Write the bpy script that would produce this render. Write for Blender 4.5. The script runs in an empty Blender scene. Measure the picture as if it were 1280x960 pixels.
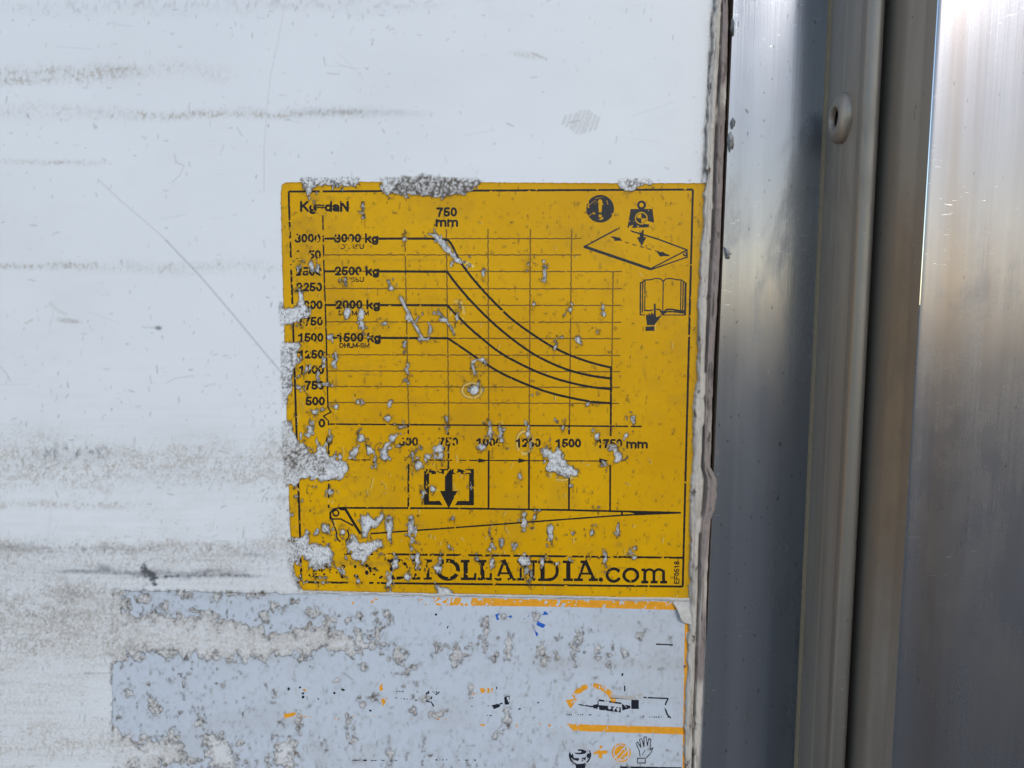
import bpy, math, random
import numpy as np
from mathutils import Matrix, Vector
R = math.radians
rng = np.random.default_rng(11); random.seed(11)
scene = bpy.context.scene
C = scene.collection

# ------------------------------------------------------------------ camera
F, CX, CY = 924.0, 640.0, 480.0            # focal length in photograph pixels
D = 0.270                                   # lens to wall, metres
PITCH, YAW = R(6.3), R(2.0)                 # looking a little down and a little left
MM = 0.001
cam_d = bpy.data.cameras.new('camera'); cam = bpy.data.objects.new('camera', cam_d); C.objects.link(cam)
cam_d.sensor_width = 36; cam_d.lens = 36 * F / 1280; cam_d.clip_start = 0.01; cam_d.clip_end = 2000
cam.location = (0, -D, 0)
cam.rotation_euler = (R(90) - PITCH, 0, YAW)
scene.camera = cam
scene.render.resolution_x, scene.render.resolution_y = 1024, 768

# ------------------------------------------------------------------ light
SUN_EL, SUN_AZ = R(26), R(24)               # hazy sun behind the viewer, to the right
w = bpy.data.worlds.new('World'); scene.world = w; w.use_nodes = True
nt = w.node_tree
sky = nt.nodes.new('ShaderNodeTexSky'); sky.sky_type = 'NISHITA'; sky.sun_disc = False
sky.sun_elevation = SUN_EL; sky.sun_rotation = R(180) - SUN_AZ
sky.dust_density = 0.4; sky.air_density = 1.0; sky.ozone_density = 1.3
nt.links.new(sky.outputs[0], nt.nodes['Background'].inputs[0])
nt.nodes['Background'].inputs[1].default_value = 0.15
sun_d = bpy.data.lights.new('sun', 'SUN'); sun = bpy.data.objects.new('sun', sun_d); C.objects.link(sun)
sun_d.energy = 0.75; sun_d.angle = R(10); sun_d.color = (1.0, 0.96, 0.91)
to_sun = Vector((math.sin(SUN_AZ) * math.cos(SUN_EL), -math.cos(SUN_AZ) * math.cos(SUN_EL), math.sin(SUN_EL)))
sun.rotation_euler = to_sun.to_track_quat('Z', 'Y').to_euler()
vs = scene.view_settings
vs.view_transform = 'Standard'; vs.look = 'None'; vs.gamma = 1.0; vs.use_curve_mapping = False
vs.exposure = 0.52

# ------------------------------------------------------------------ photograph pixel -> point on a plane y = -depth
_M = Matrix.Rotation(YAW, 3, 'Z') @ Matrix.Rotation(R(90) - PITCH, 3, 'X')
_M = np.array(_M)
def P(px, py, d=0.0):
    px = np.asarray(px, float); py = np.asarray(py, float)
    px, py = np.broadcast_arrays(px, py)
    v = np.stack([(px - CX) / F, -(py - CY) / F, -np.ones_like(px)], -1) @ _M.T
    t = (D - np.asarray(d, float)) / v[..., 1]
    return v * t[..., None] + np.array([0, -D, 0])

# ------------------------------------------------------------------ noise and distance fields (numpy)
def vnoise(shape, sx, sy, seed):
    r = np.random.default_rng(seed)
    h, wd = shape
    gy, gx = int(h / sy) + 3, int(wd / sx) + 3
    g = r.random((gy, gx))
    def ax(n, s, m):
        t = np.arange(n) / s; i = t.astype(int); f = t - i
        return i, f * f * (3 - 2 * f)
    iy, fy = ax(h, sy, gy); ix, fx = ax(wd, sx, gx)
    rows = g[iy] * (1 - fy)[:, None] + g[iy + 1] * fy[:, None]
    return rows[:, ix] * (1 - fx) + rows[:, ix + 1] * fx
def fbm(shape, sx, sy, seed, oct=4, gain=0.55):
    a, s, t = 1.0, 0.0, np.zeros(shape)
    for k in range(oct):
        if min(sx, sy) < 0.9: break
        t += a * vnoise(shape, max(sx, 1), max(sy, 1), seed * 31 + k); s += a
        a *= gain; sx /= 2; sy /= 2
    t = t / s
    return np.clip((t - 0.5) * 1.6 + 0.5, 0, 1)
def sstep(a, b, x):
    t = np.clip((x - a) / (b - a), 0, 1); return t * t * (3 - 2 * t)
def d_poly_line(X, Y, pts):
    best = np.full(X.shape, 1e9)
    for (x0, y0), (x1, y1) in zip(pts[:-1], pts[1:]):
        dx, dy = x1 - x0, y1 - y0
        t = np.clip(((X - x0) * dx + (Y - y0) * dy) / (dx * dx + dy * dy + 1e-9), 0, 1)
        best = np.minimum(best, np.hypot(X - x0 - t * dx, Y - y0 - t * dy))
    return best
def s_polygon(X, Y, pts):                     # positive inside
    pts = list(pts); d = d_poly_line(X, Y, pts + pts[:1])
    ins = np.zeros(X.shape, bool)
    for (x0, y0), (x1, y1) in zip(pts, pts[1:] + pts[:1]):
        if y0 == y1: continue
        c = ((y0 > Y) != (y1 > Y)) & (X < (x1 - x0) * (Y - y0) / (y1 - y0) + x0)
        ins ^= c
    return np.where(ins, d, -d)
def prim(X, Y, p):
    k = p[0]
    if k == 'line': return p[2] / 2 - d_poly_line(X, Y, p[1])
    if k == 'bar':                             # butt-ended straight bar
        (x0, y0), (x1, y1) = p[1]; L = math.hypot(x1 - x0, y1 - y0); ux, uy = (x1 - x0) / L, (y1 - y0) / L
        a = (X - x0) * ux + (Y - y0) * uy; b = -(X - x0) * uy + (Y - y0) * ux
        return np.minimum(p[2] / 2 - np.abs(b), L / 2 - np.abs(a - L / 2))
    if k == 'poly': return s_polygon(X, Y, p[1])
    if k == 'disc': return p[2] - np.hypot(X - p[1][0], Y - p[1][1])
    if k == 'ring': return p[3] / 2 - np.abs(np.hypot(X - p[1][0], Y - p[1][1]) - p[2])
    if k == 'ell':
        (cx, cy), rx, ry, a = p[1:5]; c, s = math.cos(a), math.sin(a)
        u = ((X - cx) * c + (Y - cy) * s) / rx; v = (-(X - cx) * s + (Y - cy) * c) / ry
        r = np.hypot(u, v)
        return (1 - r) * min(rx, ry)
def arc(cx, cy, rx, ry, a0, a1, n=12):
    return [(cx + rx * math.cos(R(a0 + (a1 - a0) * i / n)), cy + ry * math.sin(R(a0 + (a1 - a0) * i / n))) for i in range(n + 1)]

# raster of the wall in photograph pixels, one sample per pixel
X0, Y0, NX, NY = -260, -220, 1180, 1400
GX, GY = np.meshgrid(np.arange(NX) + X0, np.arange(NY) + Y0)
SH = (NY, NX)
def sample(A, px, py):                         # bilinear
    fx = np.clip(np.asarray(px) - X0, 0, NX - 1.001); fy = np.clip(np.asarray(py) - Y0, 0, NY - 1.001)
    ix, iy = fx.astype(int), fy.astype(int); fx = fx - ix; fy = fy - iy
    return (A[iy, ix] * (1 - fx) + A[iy, ix + 1] * fx) * (1 - fy) + (A[iy + 1, ix] * (1 - fx) + A[iy + 1, ix + 1] * fx) * fy
def window(x0, y0, x1, y1):
    return (slice(max(0, int(y0) - Y0), min(NY, int(y1) - Y0 + 1)), slice(max(0, int(x0) - X0), min(NX, int(x1) - X0 + 1)))
def put(A, p, bbox, val=1.0, soft=1.0, add=False):
    sl = window(*bbox)
    v = val * np.clip(prim(GX[sl], GY[sl], p) / soft + 0.5, 0, 1)
    if add: A[sl] += v
    else: A[sl] = np.maximum(A[sl], v)
def stroke(A, pts, wd, val):
    xs = [p[0] for p in pts]; ys = [p[1] for p in pts]
    put(A, ('line', pts, wd), (min(xs) - wd - 2, min(ys) - wd - 2, max(xs) + wd + 2, max(ys) + wd + 2), val)

n_fine = fbm(SH, 3, 3, 1, 2); n_mid = fbm(SH, 9, 9, 2, 4); n_big = fbm(SH, 60, 40, 3, 4)
n_vert = fbm(SH, 3, 14, 4, 3); n_horz = fbm(SH, 70, 5, 5, 4); n_mid2 = fbm(SH, 7, 7, 6, 4); n_fine2 = fbm(SH, 2.2, 2.2, 7, 2)
n_speck = fbm(SH, 4, 6, 8, 3); n_grain = fbm(SH, 2.2, 3.4, 12, 2) * .55 + fbm(SH, 16, 6, 13, 3) * .45
ridge = np.exp(-((fbm(SH, 11, 13, 9, 3) - 0.5) / 0.035) ** 2)         # thin wandering lines
ridge2 = np.exp(-((fbm(SH, 6, 7, 10, 2) - 0.5) / 0.06) ** 2)

# ------------------------------------------------------------------ yellow film: where it is torn away
Y_OUT = [(357, 228), (440, 227), (600, 228), (760, 229), (884, 229), (882, 300), (872, 600), (866, 751), (858, 750), (700, 744), (600, 742.5),
         (450, 739.5), (378, 737.5), (372, 728), (365, 704), (362, 640), (359, 560), (358, 500), (355, 400), (353, 330), (351, 250), (352, 231)]
Y_TEARS = [[(378, 220), (448, 220), (450, 231), (440, 233), (425, 233), (404, 231), (396, 235), (390, 238), (387, 248), (385, 239), (381, 235)],
    [(473, 220), (598, 220), (597, 232), (590, 239), (574, 244), (548, 246), (525, 243), (505, 244), (488, 242), (486, 249), (483, 240), (476, 237)],
    [(770, 220), (816, 220), (813, 230), (806, 231), (800, 234), (793, 238), (783, 239), (775, 234)],
    [(345, 378), (362, 385), (372, 384), (375, 364), (379, 376), (384, 382), (388, 392), (380, 399), (374, 405), (345, 407)],
    [(345, 428), (374, 428), (378, 432), (372, 440), (376, 452), (368, 457), (367, 470), (364, 486), (359, 505), (345, 508)],
    [(345, 526), (360, 526), (366, 535), (370, 542), (368, 550), (374, 555), (378, 553), (384, 566), (392, 566), (399, 557), (404, 556), (410, 566),
     (424, 578), (433, 577), (434, 590), (426, 597), (405, 600), (385, 598), (376, 600), (369, 608), (345, 608)],
    [(345, 678), (369, 678), (376, 673), (384, 664), (387, 679), (400, 681), (412, 681), (417, 692), (415, 703), (402, 707), (393, 712), (388, 703),
     (380, 696), (372, 700), (364, 713), (368, 722), (374, 734), (378, 745), (345, 745)],
    [(536, 293), (545, 291), (552, 297), (560, 308), (570, 320), (576, 325), (588, 328), (590, 331), (574, 328), (566, 323), (558, 316), (550, 306), (546, 299)],
    [(679, 563), (684, 555), (688, 562), (700, 565), (706, 577), (716, 583), (723, 588), (720, 593), (706, 594), (690, 590), (682, 586), (685, 577)],
    [(763, 556), (770, 556), (773, 564), (778, 571), (776, 577), (768, 578), (767, 570)],
    [(434, 684), (440, 670), (446, 670), (450, 679), (465, 678), (477, 676), (479, 682), (466, 690), (459, 698), (454, 708), (450, 700), (440, 695)],
    [(452, 646), (460, 643), (467, 650), (475, 645), (478, 636), (479, 648), (472, 658), (464, 660), (459, 671), (453, 672), (452, 660)],
    [(545, 732), (553, 732), (566, 738), (568, 748), (548, 748)]]
# chips: centre x, y, half width, half height, lean
Y_CHIPS = [(452, 394, 3, 7, 0), (453, 408, 2, 9, -.1), (434, 391, 3.5, 6, 0), (432, 350, 2.5, 6, 0), (488, 357, 3, 7, -.35), (553, 400, 6, 3.5, 0), (572, 392, 2, 12, .1),
    (538, 413, 2.5, 8, .2), (566, 329, 2, 2.5, 0), (604, 342, 1.8, 5, 0), (454, 265, 1.5, 7, 0), (506, 297, 2, 4, 0), (481, 405, 5, 1.8, 0), (373, 336, 2, 4, 0), (389, 333, 2.5, 5, 0),
    (398, 336, 2.5, 4, 0), (376, 370, 2, 8, 0), (413, 421, 4, 4, 0), (418, 453, 3.5, 7, .2), (506, 432, 3, 7, .1), (509, 465, 1.8, 10, 0), (592, 461, 2.6, 9, -.15), (601, 450, 4, 2.5, 0),
    (592, 487, 7, 6, 0), (598, 479, 3, 4, .4), (420, 508, 2.8, 3.6, 0), (448, 502, 4, 3, 0), (488, 504, 2.5, 3.5, 0), (485, 522, 4.5, 3.5, -.5), (502, 534, 4.5, 3.5, -.3), (396, 514, 9, 2.6, -.2),
    (387, 538, 4, 11, .35), (451, 546, 4.6, 6, -.3), (491, 547, 3.6, 4.6, 0), (486, 555, 3, 2, -.4), (497, 557, 3.6, 2, 0), (444, 564, 4, 6, 0), (462, 562, 4, 8, -.3), (468, 574, 2.4, 8, -.2),
    (480, 567, 4.5, 8, -.2), (412, 548, 3, 6, .3), (549, 560, 7, 5, 0), (552, 571, 2.4, 6, 0), (536, 571, 4, 3.4, 0), (522, 582, 5.5, 7, -.4), (516, 573, 1.6, 7, 0), (602, 558, 5, 4, 0), (559, 529, 1.8, 7, 0),
    (612, 537, 3, 9, -.1), (627, 546, 2.6, 11, -.1), (660, 541, 2, 9, 0), (663, 552, 1.6, 8, .1), (695, 526, 2.6, 3, 0), (704, 534, 2.2, 5, 0), (746, 545, 3.2, 6, 0), (672, 492, 3, 1.8, 0), (735, 505, 2.2, 2, 0),
    (791, 524, 1.8, 3.8, 0), (782, 544, 3, 2.6, 0), (757, 581, 3.5, 1.6, 0), (650, 595, 3.4, 4.6, 0), (695, 432, 2.4, 7, .35), (723, 425, 2.8, 5, -.3), (747, 414, 1.8, 2, 0), (714, 606, 2.2, 1.6, 0),
    (413, 614, 2.6, 5, 0), (408, 661, 5, 6.4, 0), (428, 665, 3.6, 7, 0), (396, 666, 3, 2.4, 0), (487, 662, 4.6, 15, 0), (514, 660, 4.2, 11.5, 0), (517, 677, 3.4, 1.8, 0), (515, 688, 1.8, 9, -.15), (522, 699, 2.8, 7, 0),
    (494, 703, 3.6, 7, .2), (486, 729, 3, 10, 0), (447, 728, 1.8, 4, 0), (509, 721, 5, 5, 0), (547, 710, 5.4, 5, 0), (551, 698, 1.5, 6, 0), (542, 612, 3.6, 5.4, -.2), (529, 618, 1.8, 7, -.1), (561, 683, 1.8, 3, 0),
    (566, 648, 2.2, 2, 0), (597, 697, 2.6, 4, 0), (614, 681, 2.4, 5, 0), (616, 702, 3.4, 7, 0), (655, 650, 3.4, 9, 0), (668, 647, 1.7, 8, .2), (688, 667, 3, 11, -.05), (644, 683, 2.6, 5, 0), (656, 701, 7, 8, 0),
    (658, 712, 3, 8, 0), (662, 724, 1.8, 7, .2), (678, 702, 2.6, 6, 0), (695, 705, 3, 2, 0), (756, 700, 2.2, 9, 0), (793, 686, 3.4, 3, 0), (793, 696, 4, 3.2, 0), (716, 666, 2.4, 2.6, 0), (740, 664, 1.8, 4, 0),
    (772, 662, 1.5, 6, 0), (748, 634, 3.5, 1.2, 0), (661, 329, 2.2, 6, 0), (681, 341, 2, 10, -.15), (589, 608, 2, 4, 0), (666, 380, 2, 4, 0), (713, 386, 2.4, 4, 0), (753, 386, 1.5, 3.5, 0), (715, 701, 2, 2, 0),
    (440, 566, 2, 3, 0), (425, 570, 2, 5, 0), (520, 565, 1.5, 4, 0), (405, 452, 1.4, 6, 0), (398, 470, 1.5, 8, 0), (383, 461, 2.6, 5, 0), (374, 470, 4, 1.6, -.5), (376, 484, 4, 1.4, -.2), (408, 480, 3, 2, 0),
    (428, 716, 1.6, 2.4, 0), (400, 722, 5, 1.6, -.2), (612, 661, 1.4, 4, 0), (628, 679, 1.4, 3, .2)]
Y_GOUGES = [([(501, 372), (505, 380), (514, 398), (522, 412), (529, 424)], 3.6), ([(519, 404), (523, 396)], 2), ([(524, 424), (534, 424)], 3), ([(548, 390), (556, 399), (563, 408), (568, 418)], 1.6)]

sy = s_polygon(GX, GY, Y_OUT) + (n_fine - .5) * 0.8
torn = np.full(SH, -60.0)
jag = (n_mid2 - .5) * 6 + (n_fine - .5) * 2.4
jag2 = (n_mid2 - .5) * 2.6 + (fbm(SH, 3.2, 4.4, 61, 2) - .5) * 4.2
for t in Y_TEARS:
    xs = [p[0] for p in t]; ys = [p[1] for p in t]; sl = window(min(xs) - 14, min(ys) - 14, max(xs) + 14, max(ys) + 14)
    big = (max(xs) - min(xs)) > 30
    torn[sl] = np.maximum(torn[sl], s_polygon(GX[sl], GY[sl], t) + jag[sl] * (1.0 if big else .6))
for (cx, cy, rx, ry, a) in Y_CHIPS:
    m = max(rx, ry) + 6; sl = window(cx - m, cy - m, cx + m, cy + m)
    torn[sl] = np.maximum(torn[sl], prim(GX[sl], GY[sl], ('ell', (cx, cy), rx, ry, a)) + jag2[sl] * .85 - .35)
for pts, wd in Y_GOUGES:
    xs = [p[0] for p in pts]; ys = [p[1] for p in pts]; sl = window(min(xs) - 8, min(ys) - 8, max(xs) + 8, max(ys) + 8)
    torn[sl] = np.maximum(torn[sl], wd / 2 - d_poly_line(GX[sl], GY[sl], pts) + jag[sl] * .2)
# crumbs torn out round the big tears and along the lower left
near = np.clip(1 + torn / 10, 0, 1) * (torn < 0)
low = sstep(430, 360, GX) * sstep(480, 560, GY) * .5 + sstep(700, 380, GX) * np.exp(-((GY - 565) / 16.0) ** 2) * .30
low += sstep(720, 380, GX) * np.exp(-((GY - 705) / 16.0) ** 2) * .25
crumb = n_speck - (1.06 - .26 * near - .34 * low)
torn = np.maximum(torn, crumb * 12)
s_yel = np.minimum(sy, -torn)

# ------------------------------------------------------------------ lower film
L_OUT = [(141, 737), (400, 742), (600, 745.5), (760, 749), (884, 753), (884, 1180), (141, 1180), (140, 830)]
L_SCR = [[(90, 776), (160, 772), (200, 766), (250, 770), (300, 779), (345, 792), (372, 790), (400, 783), (440, 792), (462, 804), (440, 816), (400, 812), (360, 820),
          (300, 825), (240, 821), (190, 819), (160, 822), (140, 832), (90, 835)],
         [(90, 735), (138, 735), (150, 742), (160, 760), (170, 775), (90, 790)], [(90, 905), (143, 905), (165, 925), (230, 930), (234, 950), (180, 960), (90, 970)],
         [(90, 965), (160, 985), (300, 980), (420, 990), (420, 1015), (90, 1015)], [(255, 925), (270, 918), (290, 930), (300, 960), (262, 958)], [(340, 930), (362, 922), (372, 940), (366, 960), (345, 958)]]
L_BLOBS = [(480, 806, 6, 12), (500, 815, 9, 13), (472, 792, 4, 10), (545, 812, 5, 9), (570, 818, 8, 14), (586, 810, 5, 8), (603, 806, 5, 8), (619, 812, 3, 9), (637, 808, 3, 8), (677, 813, 6, 9), (681, 826, 4, 7),
    (695, 818, 4, 5), (718, 812, 3, 12), (725, 796, 5, 8), (748, 812, 4, 7), (761, 822, 4, 8), (780, 817, 4, 7), (801, 797, 3, 6), (435, 772, 5, 5), (450, 770, 4, 4), (470, 782, 3, 10), (484, 770, 5, 6), (455, 834, 4, 4),
    (519, 855, 7, 2), (527, 872, 6, 4), (505, 843, 6, 2), (518, 832, 5, 2), (608, 788, 4, 5), (627, 770, 4, 2), (608, 774, 3, 4), (424, 850, 2, 3), (668, 769, 4, 6), (195, 885, 7, 10), (188, 876, 4, 6), (160, 866, 5, 4),
    (465, 872, 10, 3), (453, 884, 2, 6), (518, 890, 3, 5), (548, 890, 8, 4), (443, 925, 3, 12), (404, 930, 3, 9), (374, 905, 3, 8), (435, 905, 2, 8), (352, 905, 3, 4), (530, 938, 2, 10), (487, 940, 2, 9),
    (250, 905, 8, 6), (215, 920, 6, 8), (300, 928, 6, 5), (633, 900, 4, 12), (619, 920, 3, 6), (590, 862, 3, 3), (150, 741, 14, 8), (158, 757, 9, 10), (182, 748, 12, 7), (230, 742, 14, 5), (252, 765, 13, 4), (272, 746, 8, 5), (292, 742, 10, 5), (330, 768, 7, 10), (346, 758, 10, 7), (318, 742, 10, 4), (205, 757, 7, 6), (390, 765, 9, 7), (372, 752, 6, 4), (410, 775, 8, 6), (280, 858, 3, 3), (230, 855, 2, 5), (345, 866, 3, 3)]
sl_ = s_polygon(GX, GY, L_OUT) + (n_mid - .5) * 3
scr = np.full(SH, -60.0)
for t in L_SCR: scr = np.maximum(scr, s_polygon(GX, GY, t) + (n_mid - .5) * 16 + (n_mid2 - .5) * 9 + jag2 * 1.6)
for (cx, cy, rx, ry) in L_BLOBS:
    m = max(rx, ry) + 10; q = window(cx - m, cy - m, cx + m, cy + m)
    scr[q] = np.maximum(scr[q], prim(GX[q], GY[q], ('ell', (cx, cy), rx * .85, ry * .85, 0)) + (n_mid2[q] - .5) * 5 + jag2[q] * 1.5 - .8)
scr = np.maximum(scr, (n_speck - (1.07 - .10 * sstep(900, 960, GY) - .10 * sstep(500, 200, GX) * sstep(740, 760, GY))) * 14)
scr = np.maximum(scr, (n_mid - (1.04 - .40 * sstep(420, 150, GX) * sstep(915, 950, GY) - .10 * np.exp(-((GY - 805) / 28.) ** 2))) * 22)
s_low = np.minimum(sl_, -scr)

# ------------------------------------------------------------------ wear and dirt of the painted wall
tan = np.zeros(SH); dark = np.zeros(SH); crust = np.zeros(SH); res = np.zeros(SH); high = np.zeros(SH)
n_band = np.clip(.62 * fbm(SH, 2.4, 4.5, 14, 2) + .38 * fbm(SH, 40, 9, 15, 3), 0, 1)
def band(A, y, x0, x1, th, val, slope=0.0, fall=60, brk=n_band, lo=.36, hi=.68):
    yy = y + slope * (GX - x0)
    m = np.exp(-((GY - yy + (n_speck - .5) * th * .7 + (n_big - .5) * th * 1.5) / th) ** 2) * sstep(x0 - fall, x0, GX) * sstep(x1 + fall, x1 - fall * .3, GX)
    A += val * m * (.25 + sstep(lo, hi, brk) * (.5 + n_fine))
band(tan, 94, -260, 140, 9, .75); band(tan, 90, 140, 270, 9, .30, fall=40); band(tan, 143, 185, 440, 5, .75, fall=40); band(tan, 140, -200, 150, 8, .3)
band(tan, 202, -200, 100, 3, .55); band(tan, 329, -200, 100, 3, .9, slope=.015); band(tan, 334, 100, 330, 7, .3); band(tan, 585, -260, 345, 22, .7, brk=n_grain); band(tan, 560, -200, 130, 16, .4)
band(tan, 631, -200, 150, 5, .7); band(tan, 685, -200, 340, 9, .55); band(tan, 790, -260, 420, 24, .5, brk=n_grain); band(tan, 770, -260, 150, 40, .55, brk=n_grain); band(tan, 925, -260, 140, 16, .6); band(tan, 865, -260, 60, 22, .3)
band(tan, 700, -260, 300, 22, .3); band(tan, 660, 350, 362, 60, .3, fall=20); band(tan, 560, 340, 372, 22, .6, fall=30)
band(dark, 684, -200, 330, 6, .25, slope=.012, brk=n_horz, lo=.4, hi=.7); band(dark, 712, 60, 300, 5, .4, slope=.03, fall=50, brk=n_horz, lo=.35, hi=.65); band(dark, 8, 40, 520, 9, .15, brk=n_speck, lo=.5, hi=.8)
band(dark, 142, 400, 500, 5, .14, brk=n_horz); band(dark, 720, 180, 310, 2, .5, fall=20); band(dark, 566, 60, 130, 9, .45, fall=25, brk=n_speck, lo=.6, hi=.7)
band(dark, 770, -260, 150, 40, .22, brk=n_grain, lo=.5, hi=.8)
tan += .13 * sstep(.45, .85, n_big) * sstep(350, 750, GY) + .10 * sstep(.5, .8, n_horz) * sstep(380, 640, GY) + sstep(640, 780, GY) * (.16 + .30 * n_big * n_horz * 1.6)
tan += .04 * sstep(.5, .9, n_big)
# a dark rubbed spot and its neighbour
sl = window(150, 695, 225, 745)
spot = s_polygon(GX[sl], GY[sl], [(175, 708), (185, 709), (190, 715), (198, 722), (190, 730), (185, 727), (184, 721), (178, 716)]) + (n_mid2[sl] - .5) * 7 + (n_fine[sl] - .5) * 5 + (n_horz[sl] - .5) * 6
dark[sl] = np.maximum(dark[sl], .95 * np.clip(spot / 4 + .5, 0, 1))
put(dark, ('ell', (131, 712), 10, 5, .2), (110, 700, 150, 725), .6, 6)
put(dark, ('ell', (62, 655), 2, 30, .1), (50, 620, 75, 700), .07, 4); put(dark, ('ell', (85, 735), 3, 20, -.3), (60, 705, 110, 765), .3, 5)
stroke(dark, [(122, 224), (150, 250), (176, 272), (210, 302)], 1.0, .34); stroke(dark, [(207, 300), (250, 345), (292, 394), (330, 440), (353, 467)], 1.1, .6)
stroke(dark, [(360, -20), (348, 50), (338, 95), (333, 140), (330, 190), (330, 240)], .9, .22); stroke(dark, [(218, 192), (220, 203), (230, 207)], 1, .4); stroke(dark, [(230, 209), (224, 220), (215, 228)], 1.2, .25)
stroke(dark, [(105, 842), (150, 841), (190, 843)], 1, .5); stroke(dark, [(0, 458), (8, 467), (14, 477)], 1, .35); stroke(dark, [(296, 159), (303, 170)], 1, .4)
for k in range(9):                                          # hatched rub
    x = 705 + k * 5 + random.uniform(-1, 1); h = 16 - abs(k - 4.5) * 2.4; yc = 152 + (k - 4) * .6
    stroke(tan, [(x + h * .35, yc - h), (x - h * .35, yc + h)], 2.2, .45); stroke(dark, [(x + h * .4 + 1.5, yc - h), (x - h * .3 + 1.5, yc + h)], .9, .35)
put(tan, ('ell', (658, 69), 18, 4, .16), (630, 55, 690, 85), .35, 4); stroke(tan, [(665, 66), (674, 70), (683, 74)], 2.2, .9)
put(tan, ('ell', (86, 401), 14, 3, .1), (60, 390, 110, 412), .8, 2); stroke(tan, [(64, 378), (72, 388), (84, 393)], 4, .3); stroke(tan, [(72, 396), (82, 403), (100, 402)], 1, .9)
stroke(tan, [(200, 340), (209, 333), (215, 330)], 4, .6); stroke(tan, [(32, 404), (40, 400)], 3, .5); put(dark, ('ell', (198, 410), 4, 2.5, .1), (188, 400, 208, 420), .7, 2); stroke(tan, [(178, 409), (200, 410)], 2, .5)
stroke(tan, [(208, 478), (222, 472), (242, 470)], 1.4, .6); stroke(tan, [(256, 483), (268, 480)], 3, .4)
for y, x, hgt in ((168, 548, 14), (175, 560, 16), (62, 880, 4)): stroke(tan, [(x if False else y, x), (y, x + hgt)], 4, .5)
# countless small nicks and flecks
for k in range(8600):
    x = rng.uniform(X0 + 5, 880); y = rng.uniform(Y0 + 5, 1170)
    dens = .24 + .5 * math.exp(-((y - 10) / 25) ** 2) + .35 * math.exp(-((y - 142) / 22) ** 2) * (x < 540) + .45 * (540 < y < 610) * (x < 400) + .6 * (y > 665) + .2 * (y > 380) * (x < 340)
    if x > 540 and y < 230: dens *= .5
    if rng.random() > dens: continue
    horiz = rng.random() < (.30 if y < 620 else .38)
    a = rng.normal(0, .25) if horiz else rng.normal(math.pi / 2 + .05, .30); L = rng.gamma(2.0, 1.5) + .8
    if y > 640 : L *= 1.15
    dx, dy = math.cos(a) * L / 2, math.sin(a) * L / 2
    tgt = dark if rng.random() < .62 else tan
    stroke(tgt, [(x - dx, y - dy), (x, y), (x + dx + rng.normal(0, .4), y + dy)], rng.uniform(.6, 1.5), rng.uniform(.14, .52) * (1.0 if tgt is dark else 1.5))
for k in range(90):                                         # long faint hairlines
    x = rng.uniform(X0 + 20, 840); y = rng.uniform(Y0 + 20, 1150); L = rng.uniform(12, 60); a = rng.normal(0, .15) if rng.random() < .7 else rng.normal(.8, .5)
    stroke(dark, [(x, y), (x + L * math.cos(a) * .5, y + L * math.sin(a) * .5 + rng.normal(0, 1)), (x + L * math.cos(a), y + L * math.sin(a))], .8, rng.uniform(.10, .25))
# what lies bare under the torn films: chalky residue, dark rims and grit
open_y = (sy > -6) * np.clip(torn + .5, 0, 1)
rim = np.exp(-((torn - .3) / 1.2) ** 2) * (sy > -4)
res = np.maximum(res, open_y * (.55 + .45 * n_mid2)); crust += rim * (.35 + .6 * n_fine) * .95
gritw = np.maximum(.36, .0 * GX)
ridge3 = np.exp(-((fbm(SH, 4.2, 5, 63, 2) - .5) / .07) ** 2)
crust += open_y * (sstep(.55, .75, n_fine2) * .28 + ridge3 * sstep(.4, .65, n_mid) * .40)
gp = np.clip(prim(GX, GY, ('ell', (543, 233), 58, 13, .0)) / 4 + .5 + (n_mid2 - .5) * 1.6, 0, 1)
crust += gp * np.clip(ridge3 * .9 + sstep(.42, .7, fbm(SH, 2.0, 2.4, 77, 1)) * .85, 0, 1); tan += gp * .5
gp2 = np.clip(prim(GX, GY, ('ell', (415, 231), 34, 6, .0)) / 3 + .5 + (n_mid2 - .5) * 1.6, 0, 1); crust += gp2 * sstep(.45, .65, n_fine2) * .7
gp3 = np.clip(prim(GX, GY, ('ell', (794, 231), 17, 5, .0)) / 2 + .5, 0, 1); crust += gp3 * sstep(.45, .65, n_fine2) * .6
gp4 = np.clip(prim(GX, GY, ('ell', (365, 470), 7, 42, .05)) / 4 + .3 + (n_mid2 - .5) * 1.6, 0, 1); crust += gp4 * sstep(.42, .62, n_fine2) * .6
gp5 = np.clip(prim(GX, GY, ('ell', (385, 575), 32, 16, .2)) / 4 + .3 + (n_mid2 - .5) * 2.0, 0, 1); crust += gp5 * sstep(.48, .66, n_fine2) * .55; tan += gp5 * .25
rim_l = np.exp(-((scr - .5) / 3.0) ** 2) * np.clip(sl_ / 3 + 1, 0, 1) + np.exp(-(sl_ / 2.2) ** 2) * (GX < 420) * 1.3 * (n_mid2 > .5) * (GY < 930)
rim_w = np.exp(-((scr - 3) / 7.0) ** 2) * np.clip(sl_ / 4 + 1, 0, 1)
crust += rim_w * np.clip(ridge3 * .7 + ridge2 * .6, 0, 1) * 1.0 + rim_l * .34 * (n_fine > .45)
tan += rim_w * .30 * (.4 + n_mid)
res = np.maximum(res, np.clip(scr / 3, 0, 1) * np.clip(sl_ / 3, 0, 1) * .5)
left_rough = sstep(150, 120, GX) * sstep(735, 750, GY) * sstep(835, 800, GY)
crust += left_rough * ridge3 * sstep(.4, .7, n_grain) * .22
for y, a, x1 in ((683, .55, 340), (700, .35, 360), (735, .5, 145)):
    crust += a * np.exp(-((GY - y - (GX) * .012) / 7.) ** 2) * sstep(x1 + 30, x1 - 60, GX) * ridge2 * sstep(.4, .65, n_speck)
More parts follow.
